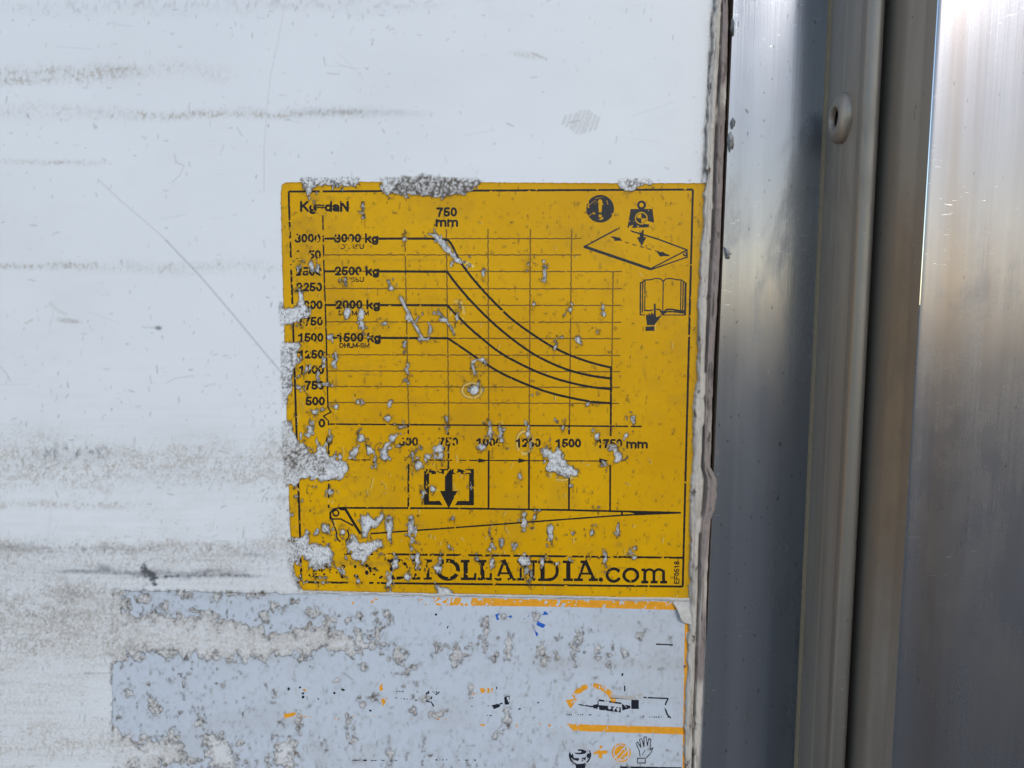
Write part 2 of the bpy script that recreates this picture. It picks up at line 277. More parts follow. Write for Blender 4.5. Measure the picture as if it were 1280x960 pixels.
crust += .30 * np.exp(-((GY - 588) / 20.) ** 2) * sstep(370, 300, GX) * ridge2 * sstep(.45, .7, n_speck)
crust += sstep(372, 352, GX) * sstep(300, 340, GX) * sstep(430, 470, GY) * sstep(760, 700, GY) * ridge2 * sstep(.5, .7, n_mid2) * .45
# grime packed against the sealant
bead_l = np.interp(GY, [-220, 0, 60, 130, 200, 300, 420, 560, 620, 740, 800, 960, 1180], [901, 893, 889, 885, 880, 876, 871, 866, 862, 861, 858, 855, 848])
db = bead_l - GX
tan += np.clip(np.exp(-np.clip(db, 0, 99) / 3.2), 0, 1) * (.5 + .9 * n_vert) * sstep(260, 200, GY)
dark += np.exp(-((db - 1) / 2.2) ** 2) * sstep(.5, .75, n_vert) * .8 * sstep(260, 220, GY)
crust += np.exp(-((db - .5) / 2.4) ** 2) * (.35 + .5 * n_vert) * sstep(250, 215, GY); tan += np.exp(-np.clip(db, 0, 99) / 9) * .25 * sstep(260, 200, GY)
grit = np.clip(open_y * (.50 + .5 * sstep(.35, .65, n_mid)) + gp * .5, 0, 1)
grit = np.maximum(grit, rim_w * .22 * np.clip(sl_ / 3 + .5, 0, 1))
fld = np.clip
tan, dark, crust, res = fld(tan, 0, 1), fld(dark, 0, 1), fld(crust, 0, 1), fld(res, 0, 1)
high = .05 * (n_mid - .5) * np.clip(crust + tan * .5, 0, 1) + .16 * crust * (n_fine - .2) + .06 * res * (n_mid2 - .5) * 2 + .015 * (n_big - .5) - .05 * dark

# ------------------------------------------------------------------ materials
def new_mat(name):
    m = bpy.data.materials.new(name); m.use_nodes = True
    return m, m.node_tree, m.node_tree.nodes['Principled BSDF']
def nd(t, typ, **kw):
    n = t.nodes.new(typ)
    for k, v in kw.items():
        if k.startswith('i_'): n.inputs[int(k[2:])].default_value = v
        else: setattr(n, k, v)
    return n
def attr(t, name): return nd(t, 'ShaderNodeAttribute', attribute_name=name).outputs['Fac']
def mixc(t, fac, a, b, blend='MIX'):
    n = nd(t, 'ShaderNodeMix', data_type='RGBA', blend_type=blend)
    for sck, v in ((n.inputs[0], fac), (n.inputs[6], a), (n.inputs[7], b)):
        if isinstance(v, (tuple, float, int)): sck.default_value = v if not isinstance(v, tuple) else (*v, 1)[:4]
        else: t.links.new(v, sck)
    return n.outputs[2]
def math_(t, op, a, b=0.0, clamp=False):
    n = nd(t, 'ShaderNodeMath', operation=op, use_clamp=clamp)
    for i, v in enumerate((a, b)):
        if isinstance(v, (float, int)): n.inputs[i].default_value = v
        else: t.links.new(v, n.inputs[i])
    return n.outputs[0]
def noise(t, scale=(1, 1, 1), s=1.0, detail=4, rough=.55, dist=0.0):
    tc = nd(t, 'ShaderNodeTexCoord'); mp = nd(t, 'ShaderNodeMapping'); mp.inputs['Scale'].default_value = scale
    t.links.new(tc.outputs['Object'], mp.inputs[0])
    n = nd(t, 'ShaderNodeTexNoise'); n.inputs['Scale'].default_value = s; n.inputs['Detail'].default_value = detail
    n.inputs['Roughness'].default_value = rough; n.inputs['Distortion'].default_value = dist
    t.links.new(mp.outputs[0], n.inputs['Vector']); return n.outputs['Fac']
def ramp(t, src, lo, hi):
    n = nd(t, 'ShaderNodeMapRange', clamp=True, interpolation_type='SMOOTHSTEP'); n.inputs[1].default_value = lo; n.inputs[2].default_value = hi
    t.links.new(src, n.inputs[0]); return n.outputs[0]
def bump(t, b, src, dist, strength=1.0):
    n = nd(t, 'ShaderNodeBump'); n.inputs['Distance'].default_value = dist; n.inputs['Strength'].default_value = strength
    t.links.new(src, n.inputs['Height']); t.links.new(n.outputs[0], b.inputs['Normal'])
def link(t, o, i): t.links.new(o, i)

m_wall, t, b = new_mat('white_paint')
c = mixc(t, ramp(t, noise(t, (1, 1, 2), 14, 5), .3, .8), (.735, .748, .765), (.690, .702, .720))
c = mixc(t, math_(t, 'MULTIPLY', attr(t, 'res'), .85), c, (.68, .68, .685))
c = mixc(t, math_(t, 'MULTIPLY', attr(t, 'grit'), ramp(t, noise(t, s=1100, detail=3, rough=.6), .53, .66)), c, (.80, .80, .80))
c = mixc(t, math_(t, 'MULTIPLY', attr(t, 'grit'), ramp(t, noise(t, (1, 1, .8), 1250, 3, .65, .5), .50, .60)), c, (.22, .20, .185))
c = mixc(t, math_(t, 'MULTIPLY', attr(t, 'tan'), ramp(t, noise(t, s=900, detail=2), .25, .75)), c, (.43, .385, .335))
c = mixc(t, math_(t, 'MULTIPLY', attr(t, 'tan'), .35), c, (.46, .43, .40))
c = mixc(t, attr(t, 'dark'), c, (.065, .068, .078))
c = mixc(t, attr(t, 'crust'), c, (.070, .054, .040))
link(t, c, b.inputs['Base Color'])
link(t, math_(t, 'ADD', math_(t, 'MULTIPLY', attr(t, 'tan'), .3), .38, True), b.inputs['Roughness'])
bump(t, b, noise(t, s=420, detail=3), .00006, .5)

m_yel, t, b = new_mat('yellow_vinyl')
c = mixc(t, ramp(t, noise(t, s=16, detail=6, rough=.6), .3, .7), (.70, .375, .001), (.60, .305, .001))
c = mixc(t, math_(t, 'MULTIPLY', attr(t, 'smudge_shade'), .75), c, (.22, .14, .03))
c = mixc(t, attr(t, 'pale'), c, (.80, .62, .22))
c = mixc(t, attr(t, 'edge'), c, (.055, .040, .022))
link(t, c, b.inputs['Base Color']); b.inputs['Roughness'].default_value = .42; b.inputs['Specular IOR Level'].default_value = .14
bump(t, b, noise(t, s=260, detail=4), .00008, .5)

m_low, t, b = new_mat('pale_blue_vinyl')
c = mixc(t, noise(t, (1, 1, 2), 18, 5), (.500, .550, .625), (.555, .590, .640))
c = mixc(t, math_(t, 'MULTIPLY', attr(t, 'smudge_shade'), .6), c, (.36, .33, .30))
c = mixc(t, attr(t, 'edge'), c, (.075, .062, .052))
link(t, c, b.inputs['Base Color']); b.inputs['Roughness'].default_value = .42
bump(t, b, noise(t, s=300, detail=4), .00008, .6)

def ink_mat(name, col, rough=.45):
    m, t, b = new_mat(name)
    link(t, mixc(t, noise(t, s=500, detail=3), tuple(x * .8 for x in col), tuple(min(1, x * 1.35 + .004) for x in col)), b.inputs['Base Color']); b.inputs['Roughness'].default_value = rough; b.inputs['Specular IOR Level'].default_value = .22
    return m
m_ink = ink_mat('black_ink', (.012, .010, .009)); m_sign = ink_mat('charcoal_ink', (.020, .021, .024)); m_brown = ink_mat('brown_ink', (.165, .085, .008)); m_org = ink_mat('orange_ink', (.70, .30, .018)); m_blue = ink_mat('blue_ink', (.02, .10, .42)); m_navy = ink_mat('navy_ink', (.012, .014, .022))

def alu(name, col, rough, streak, stain, bumpd, fine=2600, metal=1.0, spot=.5, dots=.70, smear=.45):
    m, t, b = new_mat(name)
    lines = noise(t, (1, 1, .004), fine, 3, .7); wide = noise(t, (1, 1, .02), 160, 4); sm = noise(t, (1, 1, .06), 42, 4, .6); blot = noise(t, (1, 1, .5), 60, 5, .65)
    c = mixc(t, math_(t, 'MULTIPLY', ramp(t, wide, .3, .7), streak), col, tuple(x * .72 for x in col))
    c = mixc(t, math_(t, 'MULTIPLY', ramp(t, sm, .50, .78), stain), c, (.16, .12, .085))
    c = mixc(t, math_(t, 'MULTIPLY', ramp(t, noise(t, (1, 1, .5), 650, 3), dots, dots + .03), spot), c, (.03, .025, .02))
    sc = math_(t, 'MULTIPLY', ramp(t, noise(t, (.22, 1, 1.6), 900, 3, .6, .6), .66, .72), ramp(t, noise(t, s=26, detail=2), .50, .66))
    c = mixc(t, math_(t, 'MULTIPLY', sc, .65), c, (.75, .76, .78))
    grime = math_(t, 'MULTIPLY', ramp(t, noise(t, (1, 1, .35), 34, 6, .68, .4), .48, .74), smear)
    c = mixc(t, grime, c, tuple(x * .5 for x in (col[0], col[1] * .95, col[2] * .88)))
    link(t, c, b.inputs['Base Color']); b.inputs['Metallic'].default_value = metal
    r = math_(t, 'ADD', math_(t, 'MULTIPLY', lines, .12), math_(t, 'MULTIPLY', blot, .16))
    link(t, math_(t, 'ADD', math_(t, 'ADD', r, math_(t, 'MULTIPLY', grime, .3)), rough - .14, True), b.inputs['Roughness'])
    hgt = math_(t, 'ADD', lines, math_(t, 'MULTIPLY', noise(t, s=900, detail=2), .25))
    bump(t, b, hgt, bumpd, .6)
    return m
m_flat = alu('brushed_aluminium', (.235, .248, .275), .20, .5, .22, .00003, metal=.66, spot=.6, dots=.675, smear=.6)
m_flange = alu('dull_aluminium', (.56, .46, .365), .42, .40, .40, .00002, metal=.5)
m_lip = alu('darker_aluminium', (.40, .335, .27), .42, .40, .5, .00002, metal=.5)  # darker version of the flange metal, for the lip
m_bronze = alu('weathered_aluminium', (.36, .30, .24), .42, .45, .4, .00002, metal=.5)
m_door = alu('sanded_aluminium', (.24, .237, .255), .24, .32, .7, .00003, 1500, metal=.78, spot=.4, dots=.715)

m_seal, t, b = new_mat('aged_sealant')
pink = attr(t, 'pink')
c = mixc(t, pink, (.54, .49, .43), (.27, .22, .20))
c = mixc(t, math_(t, 'MULTIPLY', ramp(t, noise(t, (1, 1, .12), 420, 4, .6), .48, .72), .6), c, (.19, .15, .125))
c = mixc(t, ramp(t, noise(t, (1, 1, .45), 300, 5, .65), .56, .66), c, (.12, .095, .08))
c = mixc(t, attr(t, 'crack'), c, (.035, .028, .024))
link(t, c, b.inputs['Base Color']); b.inputs['Roughness'].default_value = .7
bump(t, b, noise(t, (1, 1, .3), 700, 5, .65), .0004, .7)

m_void, t, b = new_mat('grime_and_shade')  # dark grime, reused as painted shade in the rivet hole
link(t, mixc(t, noise(t, s=300), (.014, .012, .010), (.035, .028, .022)), b.inputs['Base Color']); b.inputs['Roughness'].default_value = .9
m_grd, t, b = new_mat('asphalt')
link(t, mixc(t, noise(t, s=3, detail=8, rough=.7), (.050, .050, .052), (.080, .078, .076)), b.inputs['Base Color']); b.inputs['Roughness'].default_value = .85
bump(t, b, noise(t, s=60, detail=4), .01, .6)

# ------------------------------------------------------------------ mesh helpers
def mesh_obj(name, V, Fc, mat, parent=None, smooth=True, attrs=None):
    me = bpy.data.meshes.new(name)
    V = np.asarray(V, np.float32).reshape(-1, 3)
    if isinstance(Fc, np.ndarray):
        me.vertices.add(len(V)); me.vertices.foreach_set('co', V.ravel())
        n, k = Fc.shape; me.loops.add(n * k); me.polygons.add(n)
        me.loops.foreach_set('vertex_index', Fc.ravel().astype(np.int32))
        me.polygons.foreach_set('loop_start', np.arange(0, n * k, k, dtype=np.int32))
        me.update(calc_edges=True)
    else:
        me.from_pydata(V.tolist(), [], Fc); me.update()
    me.validate()
    if smooth: me.polygons.foreach_set('use_smooth', np.ones(len(me.polygons), bool))
    for k, a in (attrs or {}).items():
        at = me.attributes.new(k, 'FLOAT', 'POINT'); at.data.foreach_set('value', np.asarray(a, np.float32).ravel())
    me.materials.append(mat)
    o = bpy.data.objects.new(name, me); C.objects.link(o)
    if parent is not None: o.parent = parent
    return o
def thing(name, label, cat, loc=(0, 0, 0), group=None):
    o = bpy.data.objects.new(name, None); C.objects.link(o); o.location = loc; o.empty_display_size = .02
    o['label'] = label; o['category'] = cat
    if group: o['group'] = group
    return o
def keep(o, parent):                          # parent a mesh given in world coordinates
    o.parent = parent; o.matrix_parent_inverse = Matrix.Translation(parent.location).inverted(); return o

def march(S, xs, ys):
    """contour a field: polygons of S > 0 on the grid xs, ys; returns px points, faces and rim segments"""
    ins = S > 0; h, wd = S.shape
    idx = -np.ones(S.shape, int); pts = []; faces = []; segs = []
    used = np.zeros(S.shape, bool)
    cnt = ins[:-1, :-1].astype(int) + ins[:-1, 1:] + ins[1:, :-1] + ins[1:, 1:]
    m = cnt > 0
    for a in ((0, 0), (0, 1), (1, 0), (1, 1)): used[a[0]:h - 1 + a[0], a[1]:wd - 1 + a[1]] |= m
    used &= ins
    jj, ii = np.nonzero(used); idx[jj, ii] = np.arange(len(jj)); pts = list(zip(xs[ii], ys[jj]))
    fj, fi = np.nonzero(cnt == 4)
    quads = np.stack([idx[fj + 1, fi], idx[fj + 1, fi + 1], idx[fj, fi + 1], idx[fj, fi]], 1)
    edge = {}
    def cut(a, bb):
        k = (a, bb) if a < bb else (bb, a)
        if k in edge: return edge[k]
        (j0, i0), (j1, i1) = k; s0, s1 = S[j0, i0], S[j1, i1]; f = min(.97, max(.03, s0 / (s0 - s1)))
        pts.append((xs[i0] + (xs[i1] - xs[i0]) * f, ys[j0] + (ys[j1] - ys[j0]) * f)); edge[k] = len(pts) - 1; return edge[k]
    for j, i in zip(*np.nonzero((cnt > 0) & (cnt < 4))):
        j = int(j); i = int(i)
        cs = [(j + 1, i), (j + 1, i + 1), (j, i + 1), (j, i)]
        fl = [ins[p] for p in cs]
        if cnt[j, i] == 2 and fl[0] == fl[2]:          # saddle: two corner triangles
            for q in range(4):
                if fl[q]:
                    a_, b_ = cut(cs[q - 1], cs[q]), cut(cs[q], cs[(q + 1) % 4]); faces.append((a_, int(idx[cs[q]]), b_)); segs.append((b_, a_))
            continue
        f = []; cu = []
        for q in range(4):
            a, bb = cs[q], cs[(q + 1) % 4]
            if fl[q]: f.append(int(idx[a]))
            if fl[q] != fl[(q + 1) % 4]:
                v = cut(a, bb); f.append(v); cu.append(v)
        faces.append(tuple(f)); segs.append(tuple(cu))
    return np.array(pts, float).reshape(-1, 2), quads, faces, segs
def sheet(name, S, xs, ys, depth, mat, parent, attrs=None, thick=0.0, lift=None):
    pts, q, f, sg = march(S, xs, ys)
    if len(pts) == 0: return None
    V = P(pts[:, 0], pts[:, 1], 0.0)
    h = depth + (lift(pts[:, 0], pts[:, 1]) if lift else 0)
    V[:, 1] -= h
    fs = q.tolist() + f
    at = {k: fn(pts[:, 0], pts[:, 1]) for k, fn in (attrs or {}).items()}
    if thick:
        n = len(V); rim_i = sorted({i for s in sg for i in s}); mp = {i: n + k for k, i in enumerate(rim_i)}
        B = V[rim_i].copy(); B[:, 1] += thick; V = np.vstack([V, B])
        fs += [(a, b_, mp[b_], mp[a]) for a, b_ in sg]
        at = {k: np.concatenate([v, v[rim_i]]) for k, v in at.items()}
    o = mesh_obj(name, V, fs, mat, None, True, at)
    keep(o, parent); return o

# ------------------------------------------------------------------ the setting
G = mesh_obj('ground', [(-400, -400, -1.3), (400, -400, -1.3), (400, 400, -1.3), (-400, 400, -1.3)], [(0, 1, 2, 3)], m_grd, smooth=False); G['kind'] = 'structure'

ST = 1.25
def axis(a, b, lo, hi):
    inner = np.arange(a, b, ST); left = np.arange(lo, a, 3.0); right = np.arange(b, hi, 3.0)
    return np.concatenate([left, inner, right])
xs = np.concatenate([np.arange(-250, -40, 3.0), np.arange(-40, 892, ST)]); ys = axis(-40, 1000, -210, 1170)
MX, MY = np.meshgrid(xs, ys)
# the wall ends under the sealant: last column follows it
lim = np.interp(ys, [-220, 0, 200, 300, 500, 700, 960, 1180], [909, 902, 892, 886, 881, 874, 866, 858])[:, None]
scale_end = (lim + 260) / (xs[-1] + 260)
MXs = np.where(MX > 800, 800 + (MX - 800) * (lim - 800) / (xs[-1] - 800), MX)
V = P(MXs, MY, 0.0); V[..., 1] -= sample(high, MXs, MY) * MM
A4 = {k: sample(a, MXs, MY) for k, a in (('tan', tan), ('dark', dark), ('crust', crust), ('res', res), ('grit', grit))}
def pad(arr, col, row_t, row_b): return None
left = V[:, :1].copy(); left[..., 0] -= .9
V = np.concatenate([left, V], 1); A4 = {k: np.concatenate([a[:, :1], a], 1) for k, a in A4.items()}
top = V[:1].copy(); top[..., 2] = .9; bot = V[-1:].copy(); bot[..., 2] = -1.3
V = np.concatenate([top, V, bot], 0); A4 = {k: np.concatenate([a[:1] * 0, a, a[-1:] * 0], 0) for k, a in A4.items()}
# turn the right-hand edge back so that the panel has thickness
back = V[:, -1:].copy(); back[..., 1] = .012; V = np.concatenate([V, back], 1); A4 = {k: np.concatenate([a, a[:, -1:]], 1) for k, a in A4.items()}
hh, ww = V.shape[:2]; I = np.arange(hh * ww).reshape(hh, ww)
FQ = np.stack([I[1:, :-1], I[1:, 1:], I[:-1, 1:], I[:-1, :-1]], -1).reshape(-1, 4)
wall = mesh_obj('wall', V.reshape(-1, 3), FQ, m_wall, None, True, A4); wall['kind'] = 'structure'

# ------------------------------------------------------------------ the yellow load chart
chart = thing('load_chart_sticker', 'worn yellow load chart sticker with black curves, chipped along its left edge', 'sticker', tuple(P(612, 740)))
smudge_shade = np.zeros(SH); edge = np.zeros(SH); pale = np.zeros(SH)
edge = np.exp(-np.clip(s_yel, 0, 99) / 1.25) * (.6 + .8 * n_fine) * np.clip(1 + torn / 8, .35, 1)
edge = np.maximum(edge, np.exp(-np.clip(sy, 0, 99) / .8) * .5)
smudge_shade += .22 * sstep(.55, .8, n_mid) * sstep(600, 380, GX) + .18 * sstep(.6, .9, n_big)
for (cx, cy, rx, ry, a, v) in ((773, 681, 8, 6, 0, .45), (827, 670, 8, 5, 0, .3), (540, 446, 14, 4, .5, .3), (575, 470, 12, 3, .5, .35), (617, 487, 9, 4, 0, .4), (420, 478, 3, 16, 0, .5), (520, 325, 70, 3, 0, .25), (466, 258, 14, 1.5, -.6, .4),
        (525, 655, 12, 9, 0, .35), (401, 640, 10, 3, -.4, .5), (448, 704, 60, 5, .02, .5), (699, 622, 3, 6, 0, .3), (800, 640, 10, 5, 0, .12), (806, 467, 3, 14, -.2, .3), (735, 470, 4, 20, .4, .2), (750, 333, 3, 8, 0, .6), (461, 468, 14, 2, 0, .5), (421, 523, 3, 4, 0, .4), (783, 242, 7, 4, 0, .8), (540, 700, 18, 3, 0, .3)):
    m = max(rx, ry) + 8; sl = window(cx - m, cy - m, cx + m, cy + m)
    smudge_shade[sl] += v * np.clip(prim(GX[sl], GY[sl], ('ell', (cx, cy), rx, ry, a)) / min(rx, ry) * 1.5, 0, 1) * (.4 + n_vert[sl])
for k in range(900):
    x = rng.uniform(356, 872); y = rng.uniform(232, 745)
    dens = .12 + .45 * sstep(520, 600, np.float64(y)) + .35 * sstep(520, 380, np.float64(x)) * (y > 330)
    if x > 740: dens *= .5
    if rng.random() > dens: continue
    a = rng.normal(math.pi / 2 - .1, .35) if rng.random() < .8 else rng.uniform(0, 3.14); L = rng.gamma(2, 1.8) + 1
    dx, dy = math.cos(a) * L / 2, math.sin(a) * L / 2; cv = rng.normal(0, 1.0)
    pts = [(x - dx, y - dy), (x + cv, y), (x + dx, y + dy)]
    stroke(edge, pts, rng.uniform(.7, 1.2), rng.uniform(.3, .8))
    if rng.random() < .45: stroke(pale, [(p[0] + 1.2, p[1] + .3) for p in pts], 1.0, rng.uniform(.3, .8))
for (cx, cy, rx, ry) in ((656, 553, 10, 14), (703, 594, 14, 6), (572, 391, 8, 14), (590, 488, 12, 9)):
    sl = window(cx - 22, cy - 22, cx + 22, cy + 22); r = np.abs(prim(GX[sl], GY[sl], ('ell', (cx, cy), rx, ry, 0)))
    pale[sl] = np.maximum(pale[sl], .6 * np.exp(-(r / 1.3) ** 2) * (n_mid2[sl] > .35)); edge[sl] = np.maximum(edge[sl], .5 * np.exp(-((r - 1.6) / .8) ** 2) * (n_mid2[sl] > .5))
stroke(pale, [(577, 327), (584, 329), (591, 333)], 3.5, .9); stroke(pale, [(561, 404), (568, 415)], 2, .9)
dseal = np.clip(bead_l - GX, 0, 99)
smudge_shade += np.exp(-dseal / 3.5) * .55  # soft shadow of the sealant, painted into the film colour
edge, smudge_shade, pale = [np.clip(a, 0, 1) for a in (edge, smudge_shade, pale)]
lift_y = .11 * np.exp(-np.clip(s_yel, 0, 99) / 1.6) + .03 * (n_mid - .5) - .10 * edge * (s_yel > 2) + .05 * pale
FILM = .14 * MM
sx_, sy_ = np.arange(346, 886, 1.0), np.arange(222, 754, 1.0)
S = sample(s_yel, *np.meshgrid(sx_, sy_))
sheet('film', S, sx_, sy_, FILM, m_yel, chart, {'smudge_shade': lambda x, y: sample(smudge_shade, x, y), 'edge': lambda x, y: sample(edge, x, y), 'pale': lambda x, y: sample(pale, x, y)}, FILM + .05 * MM,
      lambda x, y: sample(lift_y, x, y) * MM)

# wear of the printing
wear = .025 + .035 * sstep(600, 400, GX)
for (cx, cy, rx, ry, v) in ((386, 320, 26, 10, .55), (366, 300, 8, 60, .30), (402, 285, 8, 30, .25), (386, 342, 20, 9, .22), (370, 640, 14, 60, .25), (440, 696, 90, 9, .50), (420, 730, 80, 6, .40), (505, 712, 36, 18, .36), (560, 712, 60, 18, .16), (640, 712, 60, 20, .12),
        (510, 555, 80, 16, .30), (600, 556, 140, 14, .16), (760, 556, 24, 10, .14), (480, 575, 130, 5, .40), (555, 589, 40, 6, .55), (405, 710, 50, 16, .62), (400, 528, 14, 14, .30), (440, 308, 22, 6, .45), (440, 350, 20, 6, .30), (394, 260, 9, 8, .2), (390, 463, 18, 8, .2), (530, 695, 140, 5, .34), (412, 600, 6, 40, .30), (511, 610, 5, 30, .2), (783, 286, 26, 8, .25), (786, 288, 12, 4, .6), (806, 284, 16, 6, .30), (650, 695, 160, 4, .25)):
    wear = np.maximum(wear, (.04 + v) * np.clip(1.6 - 1.6 * np.hypot((GX - cx) / rx, (GY - cy) / ry) ** 2, 0, 1))
n_ink = fbm(SH, 2.6, 3.4, 21, 2) * .6 + fbm(SH, 8, 8, 22, 2) * .4
q = np.sort(n_ink[400:960, 600:1140].ravel()); n_ink = np.interp(n_ink, q[::400], np.linspace(0, 1, len(q[::400])))   # flatten so that wear = share lost

INK_D = FILM + .028 * MM
def ink(name, prims, mat, parent=chart, film=None, lift=None, step=.5, w_=None, mul=1.0, subs=(), label=None, depth=INK_D):
    pp = []
    for p in prims:
        if p[0] in ('line', 'bar'): pp += [(x + s * p[2], y + s * p[2]) for x, y in p[1] for s in (-1, 1)]
        elif p[0] == 'poly': pp += p[1]
        elif p[0] == 'disc': pp += [(p[1][0] - p[2], p[1][1] - p[2]), (p[1][0] + p[2], p[1][1] + p[2])]
        elif p[0] == 'ring': r = p[2] + p[3]; pp += [(p[1][0] - r, p[1][1] - r), (p[1][0] + r, p[1][1] + r)]
        elif p[0] == 'ell': r = max(p[2], p[3]); pp += [(p[1][0] - r, p[1][1] - r), (p[1][0] + r, p[1][1] + r)]
    x0, x1 = min(p[0] for p in pp) - 1.5, max(p[0] for p in pp) + 1.5; y0, y1 = min(p[1] for p in pp) - 1.5, max(p[1] for p in pp) + 1.5
    ax, ay = np.arange(x0, x1, step), np.arange(y0, y1, step); X, Y = np.meshgrid(ax, ay)
    S = np.full(X.shape, -9.0)
    for p in prims: S = np.maximum(S, prim(X, Y, p))
    for p in subs: S = np.minimum(S, -prim(X, Y, p))
    fl = s_yel if film is None else film; wr = wear if w_ is None else w_
    S = np.minimum(S, sample(fl, X, Y) - .3)
    S = np.minimum(S, (sample(n_ink, X, Y) - sample(wr, X, Y) * mul) * 5)
    S += (sample(n_fine, X, Y) - .5) * .22
    S[0] = S[-1] = -1; S[:, 0] = S[:, -1] = -1
    lf = lift if lift is not None else lift_y
    o = sheet(name, S, ax, ay, depth, mat, parent, None, 0, lambda x, y: sample(lf, x, y) * MM)
    if o is not None and label: o['label'] = label
    return o

# a plain bold grotesque, drawn as strokes in a unit cap height
def _a(*k): return arc(*k)
GL = {
 '0': (.58, [_a(.29, .5, .185, .405, 0, 360, 20)]), '1': (.58, [[(.10, .70), (.22, .76), (.33, .90), (.33, .03)]]),
 '2': (.58, [_a(.29, .67, .19, .235, 175, -30, 12) + [(.30, .26), (.10, .09), (.49, .09)]]),
 '3': (.58, [_a(.28, .70, .17, .205, 165, -90, 12), _a(.28, .28, .20, .205, 90, -170, 12)]),
 '5': (.58, [[(.47, .91), (.17, .91), (.12, .50)] + _a(.28, .31, .20, .225, 135, -160, 14)]), '7': (.58, [[(.09, .90), (.49, .90), (.33, .55), (.23, .03)]]),
 '8': (.58, [_a(.29, .71, .16, .195, 0, 360, 14), _a(.29, .29, .195, .205, 0, 360, 14)]),
 'K': (.72, [[(.11, .03), (.11, .97)], [(.60, .97), (.13, .42)], [(.29, .58), (.63, .03)]]), 'g': (.62, [_a(.28, .35, .185, .265, 0, 360, 16), [(.50, .68), (.50, .0)] + _a(.30, -.02, .20, .17, 0, -160, 8)]),
 '~': (.60, [[(.06, .60), (.16, .68), (.30, .63), (.44, .58), (.54, .66)], [(.06, .36), (.16, .44), (.30, .39), (.44, .34), (.54, .42)]]),
 'd': (.62, [_a(.28, .35, .185, .265, 0, 360, 16), [(.50, .03), (.50, .97)]]), 'a': (.57, [[(.09, .53)] + _a(.27, .46, .18, .17, 150, 0, 8) + [(.45, .03)], _a(.25, .21, .165, .14, 0, 360, 12)]),
 'N': (.74, [[(.11, .03), (.11, .97)], [(.62, .03), (.62, .97)], [(.12, .93), (.61, .07)]]), 'k': (.58, [[(.10, .03), (.10, .97)], [(.48, .66), (.12, .30)], [(.25, .42), (.50, .03)]]),
 'm': (.88, [[(.10, .03), (.10, .70)], [(.10, .45)] + _a(.27, .46, .165, .155, 170, 0, 7) + [(.435, .03)], [(.435, .45)] + _a(.605, .46, .165, .155, 170, 0, 7) + [(.77, .03)]]),
 'D': (.72, [[(.11, .09), (.11, .91), (.30, .91)] + _a(.32, .5, .30, .41, 80, -80, 10) + [(.30, .09), (.11, .09)]]), 'H': (.72, [[(.11, .03), (.11, .97)], [(.61, .03), (.61, .97)], [(.11, .52), (.61, .52)]]),
 'S': (.66, [_a(.33, .70, .215, .20, 20, 255, 12) + _a(.33, .29, .235, .205, 75, -160, 12)]), 'U': (.72, [[(.11, .97), (.11, .35)] + _a(.36, .34, .25, .25, 180, 360, 10) + [(.61, .97)]]),
 'L': (.61, [[(.11, .97), (.11, .09), (.56, .09)]]), 'M': (.84, [[(.11, .03), (.11, .95), (.42, .12), (.73, .95), (.73, .03)]]), '-': (.36, [[(.06, .36), (.30, .36)]]),
 'E': (.66, [[(.58, .91), (.11, .91), (.11, .09), (.59, .09)], [(.11, .51), (.53, .51)]]), 'F': (.61, [[(.57, .91), (.11, .91), (.11, .03)], [(.11, .49), (.49, .49)]]), ' ': (.30, [])}
def text(s, x0, x1, base, cap, wt=.248, rot=False, slope=0.0):
    tot = sum(GL[ch][0] for ch in s); k = (x1 - x0) / (tot - .08); out = []; u = -.04
    for ch in s:
        adv, strokes = GL[ch]
        wk = wt * (.62 if ch == '~' else 1)
        for st in strokes:
            if rot: out.append(('line', [(base - p[1] * cap, x1 - (u + p[0]) * k) for p in st], wk * cap))      # reads upwards
            else: out.append(('line', [(x0 + (u + p[0]) * k, base + slope * (u + p[0]) * k - p[1] * cap) for p in st], wk * cap))
        u += adv
    return out
lerp = lambda a, b_, f: a + (b_ - a) * f
# border and rules
for a, b_ in (((361, 239.5), (488, 238.9)), ((572, 238.4), (866, 237)), ((866, 237), (853.3, 733)), ((853.3, 733), (377, 727.5)), ((365.6, 380), (361, 239.5)), ((371.2, 550), (366.4, 402)), ((376, 690), (372.8, 600)), ((377, 727.5), (376, 697)), ((430, 692), (854, 697))): ink('border_line', [('bar', (a, b_), 2.6)], m_ink)
# brown graph grid
vx = {500: (506, 511), 750: (558, 561), 1000: (610, 611), 1250: (663, 661.5), 1500: (714.5, 711.8), 1750: (767, 763.8)}
rows = [(298.3, 726), (318.6, 726), (339.2, 777), (360.6, 777), (381.3, 776), (402.2, 776), (422.5, 775.5), (443.3, 775), (463.5, 774.5), (483, 774), (503, 773.5)]
for y, xe in rows:
    xl = lerp(406, 411, (y - 298) / 232.0); ink('grid_line', [('line', [(lerp(xl, xe, i / 60), y + (y - 298) * .0055 * i / 60 * 1.2 + .35 * math.sin(i * 2.4)) for i in range(61)], 1.5)], m_brown, mul=.6, depth=INK_D - .006 * MM)
for k, (a, b_) in vx.items():
    y0 = 287 if k != 1750 else 340; f = lambda y: lerp(a, b_, (y - 287) / 243.0)
    ink('grid_line', [('line', [(f(lerp(y0, 531, i / 50)) + .35 * math.sin(i * 2.6), lerp(y0, 531, i / 50)) for i in range(51)], 1.6)], m_brown, mul=.6, depth=INK_D - .012 * MM)
